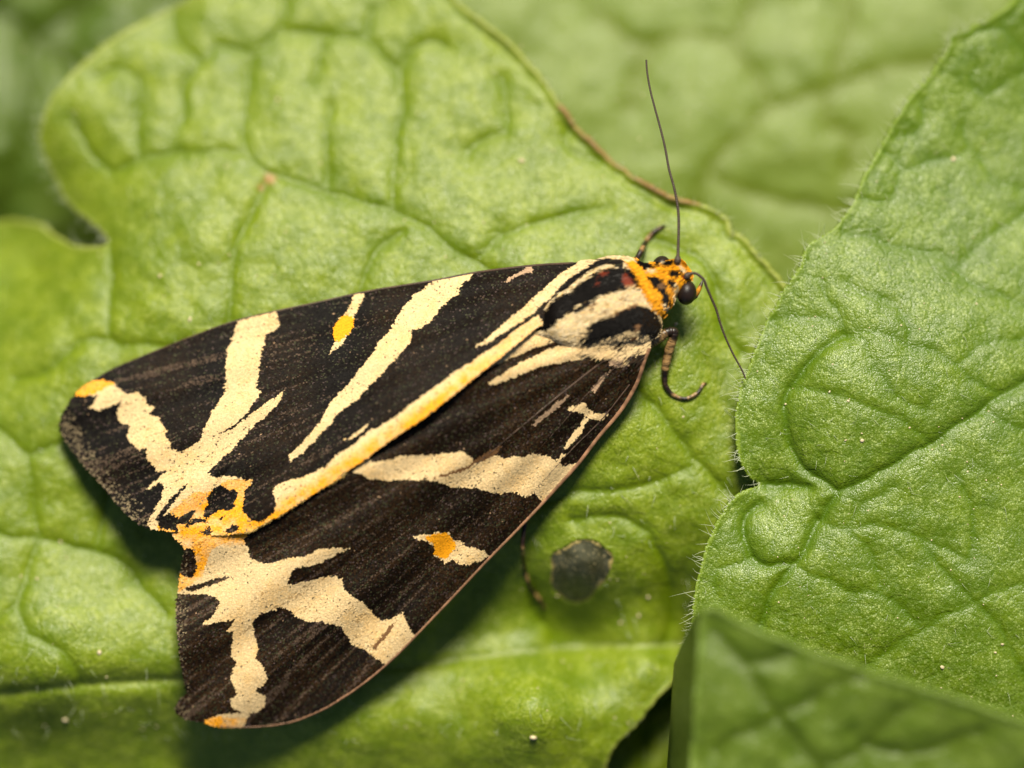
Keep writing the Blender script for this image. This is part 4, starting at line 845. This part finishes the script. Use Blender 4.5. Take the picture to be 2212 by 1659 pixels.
# long cream hairs at the root of the right wing
NW = 1500; q = np.stack([RNG.uniform(1250, 1412, NW*3), RNG.uniform(700, 800, NW*3)], 1); WR = cT([(1130, 1170), (1300, 1160), (1500, 1130), (1780, 1170), (1880, 1140), (1875, 1200), (1850, 1290), (1790, 1400), (1600, 1390), (1400, 1340), (1200, 1290), (1000, 1270)])
q = q[inside(q, WR)]; Cq, kq = paint(q, LOW_PAT + [(BLACK, cT([(1590, 1330), (1650, 1290), (1760, 1240), (1820, 1280), (1800, 1340), (1720, 1400), (1640, 1390)])), (BROWN, cT([(1560, 1180), (1650, 1100), (1720, 1030), (1700, 1120), (1620, 1190)])), (BLACK, cT([(1440, 1170), (1520, 1120), (1590, 1150), (1590, 1190), (1500, 1230), (1450, 1210)]))], 'low')
a = RNG.normal(0.42, 0.25, len(q)); fur('wing_root_hair', q[:, 0], q[:, 1], low_z(q[:, 0], q[:, 1])+2, -np.cos(a), np.sin(a), 0*a, Cq, RNG.uniform(12, 26, len(q)), RNG.uniform(1.6, 2.6, len(q)), wl, RNG.uniform(1.5, 5, len(q)))
# ruff of stiff orange hairs behind the head
ru = smooth_line([(1363, 572), (1380, 590), (1396, 625), (1412, 655), (1432, 682)], False, 60); specs_x = ru[:, 0]+RNG.normal(0, 3, len(ru)); specs_y = ru[:, 1]+RNG.normal(0, 3, len(ru))
def body_top(x, y):
    d = np.hypot(x[:, None]-SPs[None, :, 0], y[:, None]-SPs[None, :, 1]); i = d.argmin(1); c = SPs[i]
    lat = ((x-c[:, 0])*ln[i, 0] + (y-c[:, 1])*ln[i, 1])/np.maximum(c[:, 3], 1); return c[:, 2] + c[:, 4]*np.sqrt(np.clip(1-lat**2, 0, 1))
rz = body_top(specs_x, specs_y); a = RNG.normal(0, 0.22, len(ru))
fur('collar_ruff', specs_x+8, specs_y-3, rz+1, -np.cos(a+0.35), np.sin(a+.35), 0*a, PIG[ORANGE]*(0.75+0.5*RNG.random(len(ru)))[:, None], RNG.uniform(10, 20, len(ru)), RNG.uniform(1.6, 2.8, len(ru)), body, RNG.uniform(2, 7, len(ru)))

# --- eyes
def ellipsoid(name, c, r, mat, nu=36, nv=20, rot=0.0):
    u = np.linspace(0, 2*math.pi, nu, endpoint=False); v = np.linspace(-math.pi/2, math.pi/2, nv); VV, UU = np.meshgrid(v, u, indexing='ij')
    x = np.cos(VV)*np.cos(UU)*r[0]; y = np.cos(VV)*np.sin(UU)*r[1]; z = np.sin(VV)*r[2]
    xr = x*math.cos(rot)-y*math.sin(rot); yr = x*math.sin(rot)+y*math.cos(rot)
    P = np.stack([xr.ravel(), -yr.ravel(), z.ravel()], 1)*S + W(*c)
    k = np.arange(nu*nv).reshape(nv, nu); kr = np.roll(k, -1, 1)
    F = np.stack([k[:-1].ravel(), k[1:].ravel(), kr[1:].ravel(), kr[:-1].ravel()], 1)[:, ::-1]
    return part(mesh_obj(name, P, F, mat))
ellipsoid('compound_eye', (1483, 632, 112), (21.5, 26.5, 25), M_EYE, rot=0.1)
ellipsoid('compound_eye', (1428, 574, 98), (19, 22, 23), M_EYE, rot=0.5)

# --- antennae: beaded threads with a swollen base
def antenna(path, r0, r1, label=None):
    P = smooth_line(path, False, 14); Wp = W(P[:, 0], P[:, 1], P[:, 2]); n = len(P)
    s = np.concatenate([[0], np.cumsum(np.linalg.norm(np.diff(P, axis=0), axis=1))]); m = np.arange(0, s[-1], 1.1)
    Wd = np.stack([np.interp(m, s, Wp[:, i]) for i in range(3)], 1); tt = m/s[-1]
    R = (r0*(1-tt)+r1*tt)*(1+0.12*np.sin(m*2*math.pi/5.5)); R = R + 5.0*np.exp(-((m-10)/8.)**2); R[0] *= .6
    v, f, _ = tube([(Wd, R*S)], 7); o = part(mesh_obj('antenna', v, f, M_ANT))
    if label: o['label'] = label
    return o
antenna([(1461, 572, 128), (1464, 558, 130), (1465, 532, 126), (1466, 476, 120), (1463, 440, 116), (1455, 401, 112), (1445, 365, 108), (1437, 321, 104), (1427, 279, 100), (1415, 235, 97), (1405, 196, 94), (1398, 157, 91), (1396, 129, 89)], 3.3, 2.0, 'antenna standing straight out from the head')
antenna([(1475, 598, 124)] + [(x, y, z) for (x, y), z in zip(cH([(1290, 470), (1340, 440), (1400, 430), (1460, 460), (1520, 520), (1560, 620), (1620, 760), (1680, 900), (1720, 1040), (1760, 1160), (1820, 1310), (1900, 1480), (1960, 1590), (2020, 1700), (2060, 1800)]), [128, 132, 134, 134, 132, 128, 122, 116, 112, 108, 104, 100, 98, 96, 94])], 3.4, 1.8, 'antenna curving down beside the eye')
# palp
pp = W(np.array([1496, 1502, 1509, 1514, 1518]), np.array([645, 640, 627, 616, 606]), np.array([88, 88, 88, 88, 87.]))
v, f, _ = tube([(pp, np.array([5, 5.5, 5, 4, 1.2])*S)], 8); Cp = np.repeat(np.array([(.02, .013, .01), (.02, .013, .01), tuple(PIG[ORANGE]), (.03, .018, .012), (.03, .018, .012)]), 8, 0)
part(mesh_obj('palp', v, f, M_LEG, None, True, None, Cp))

# --- legs
def leg(path, radii, bands, label=None):
    P = smooth_line(path, False, 14); s = np.linspace(0, 1, len(P)); R = np.interp(s, np.linspace(0, 1, len(radii)), radii)
    R = R*(1+0.05*RNG.normal(size=len(P)))
    Wp = W(P[:, 0], P[:, 1], P[:, 2]); v, f, _ = tube([(Wp, R*S)], 9)
    C = np.zeros((len(P), 3)); dkc, ltc = np.array((0.022, 0.011, 0.006)), np.array((0.34, 0.20, 0.075))
    bb = np.interp(s, [b[0] for b in bands], [b[1] for b in bands]); bb = np.clip((bb + RNG.normal(0, .06, len(P)) - 0.4)*4 + 0.4, 0, 1)
    C = dkc*(1-bb[:, None]) + ltc*bb[:, None]
    C = np.repeat(C, 9, 0)*RNG.uniform(.6, 1.4, (len(P)*9, 1))
    mott = RNG.random(len(C)) < 0.33; C[mott] = C[mott]*0.25
    # closed ends
    n = len(P); faces = [tuple(q) for q in f] + [tuple(range(9)), tuple(range((n-1)*9, n*9))[::-1]]
    o = part(mesh_obj('leg', v, faces, M_LEG, None, True, None, C))
    if label: o['label'] = label
    return o
def lz(x, y): return float(hA(np.array([[x, y]], float), np.array([80.]))[0][0])
leg([(1395, 745, 78), (1418, 732, 78), (1440, 718, 76), (1455, 716, 74), (1456, 724, 72), (1447, 752, 62), (1438, 790, 48), (1436, 812, 38), (1438, 832, lz(1438, 832)+9), (1453, 852, lz(1453, 852)+5), (1480, 861, lz(1480, 861)+4), (1507, 848, lz(1507, 848)+4), (1519, 830, lz(1519, 830)+3), (1527, 829, lz(1527, 829)+2)],
    [13, 12, 10.5, 9.5, 10, 10.5, 9, 6.8, 5.6, 4.6, 4.2, 4, 3.6, 1.5], [(0, .8), (.12, .5), (.2, .05), (.3, .1), (.36, .75), (.45, .85), (.5, .2), (.56, .1), (.6, .35), (.66, .1), (.72, .75), (.76, .1), (.82, .7), (.86, .1), (.92, .6), (1, .1)], 'bent front leg with tan mottling')
leg([(1355, 600, 70), (1369, 570, 55), (1378, 555, 42), (1388, 536, 25), (1396, 520, lz(1396, 520)+10), (1409, 504, lz(1409, 504)+6), (1424, 493, lz(1424, 493)+5), (1437, 488, lz(1437, 488)+3)], [7, 6.5, 6, 5.8, 5.4, 5, 4.5, 2], [(0, .1), (.3, .05), (.42, .6), (.48, .1), (.58, .7), (.65, .55), (.72, .3), (.85, .35), (1, .15)], 'far front leg reaching past the collar')
leg([(1240, 830, 70), (1180, 1000, 55), (1142, 1100, 38), (1134, 1135, 28), (1129, 1182, 18), (1133, 1226, lz(1133, 1226)+8), (1145, 1267, lz(1145, 1267)+5), (1165, 1294, lz(1165, 1294)+4), (1172, 1306, lz(1172, 1306)+4), (1178, 1315, lz(1178, 1315)+2)], [8, 7, 6, 5.2, 4.8, 4.4, 4.2, 4, 3.8, 1.6], [(0, .1), (.4, .05), (.46, .8), (.5, .1), (.56, .05), (.6, .8), (.64, .1), (.7, .1), (.76, .8), (.8, .1), (.9, .3), (.94, .7), (1, .1)], 'thin banded hind leg showing below the right wing')
leg([(1290, 640, 60), (1230, 640, 40), (1180, 640, 10), (1150, 650, lz(1150, 650)+6), (1120, 655, lz(1120, 655)+4), (1100, 660, lz(1100, 660)+3)], [8, 7, 5, 4.5, 4, 2], [(0, .1), (.5, .5), (1, .2)])
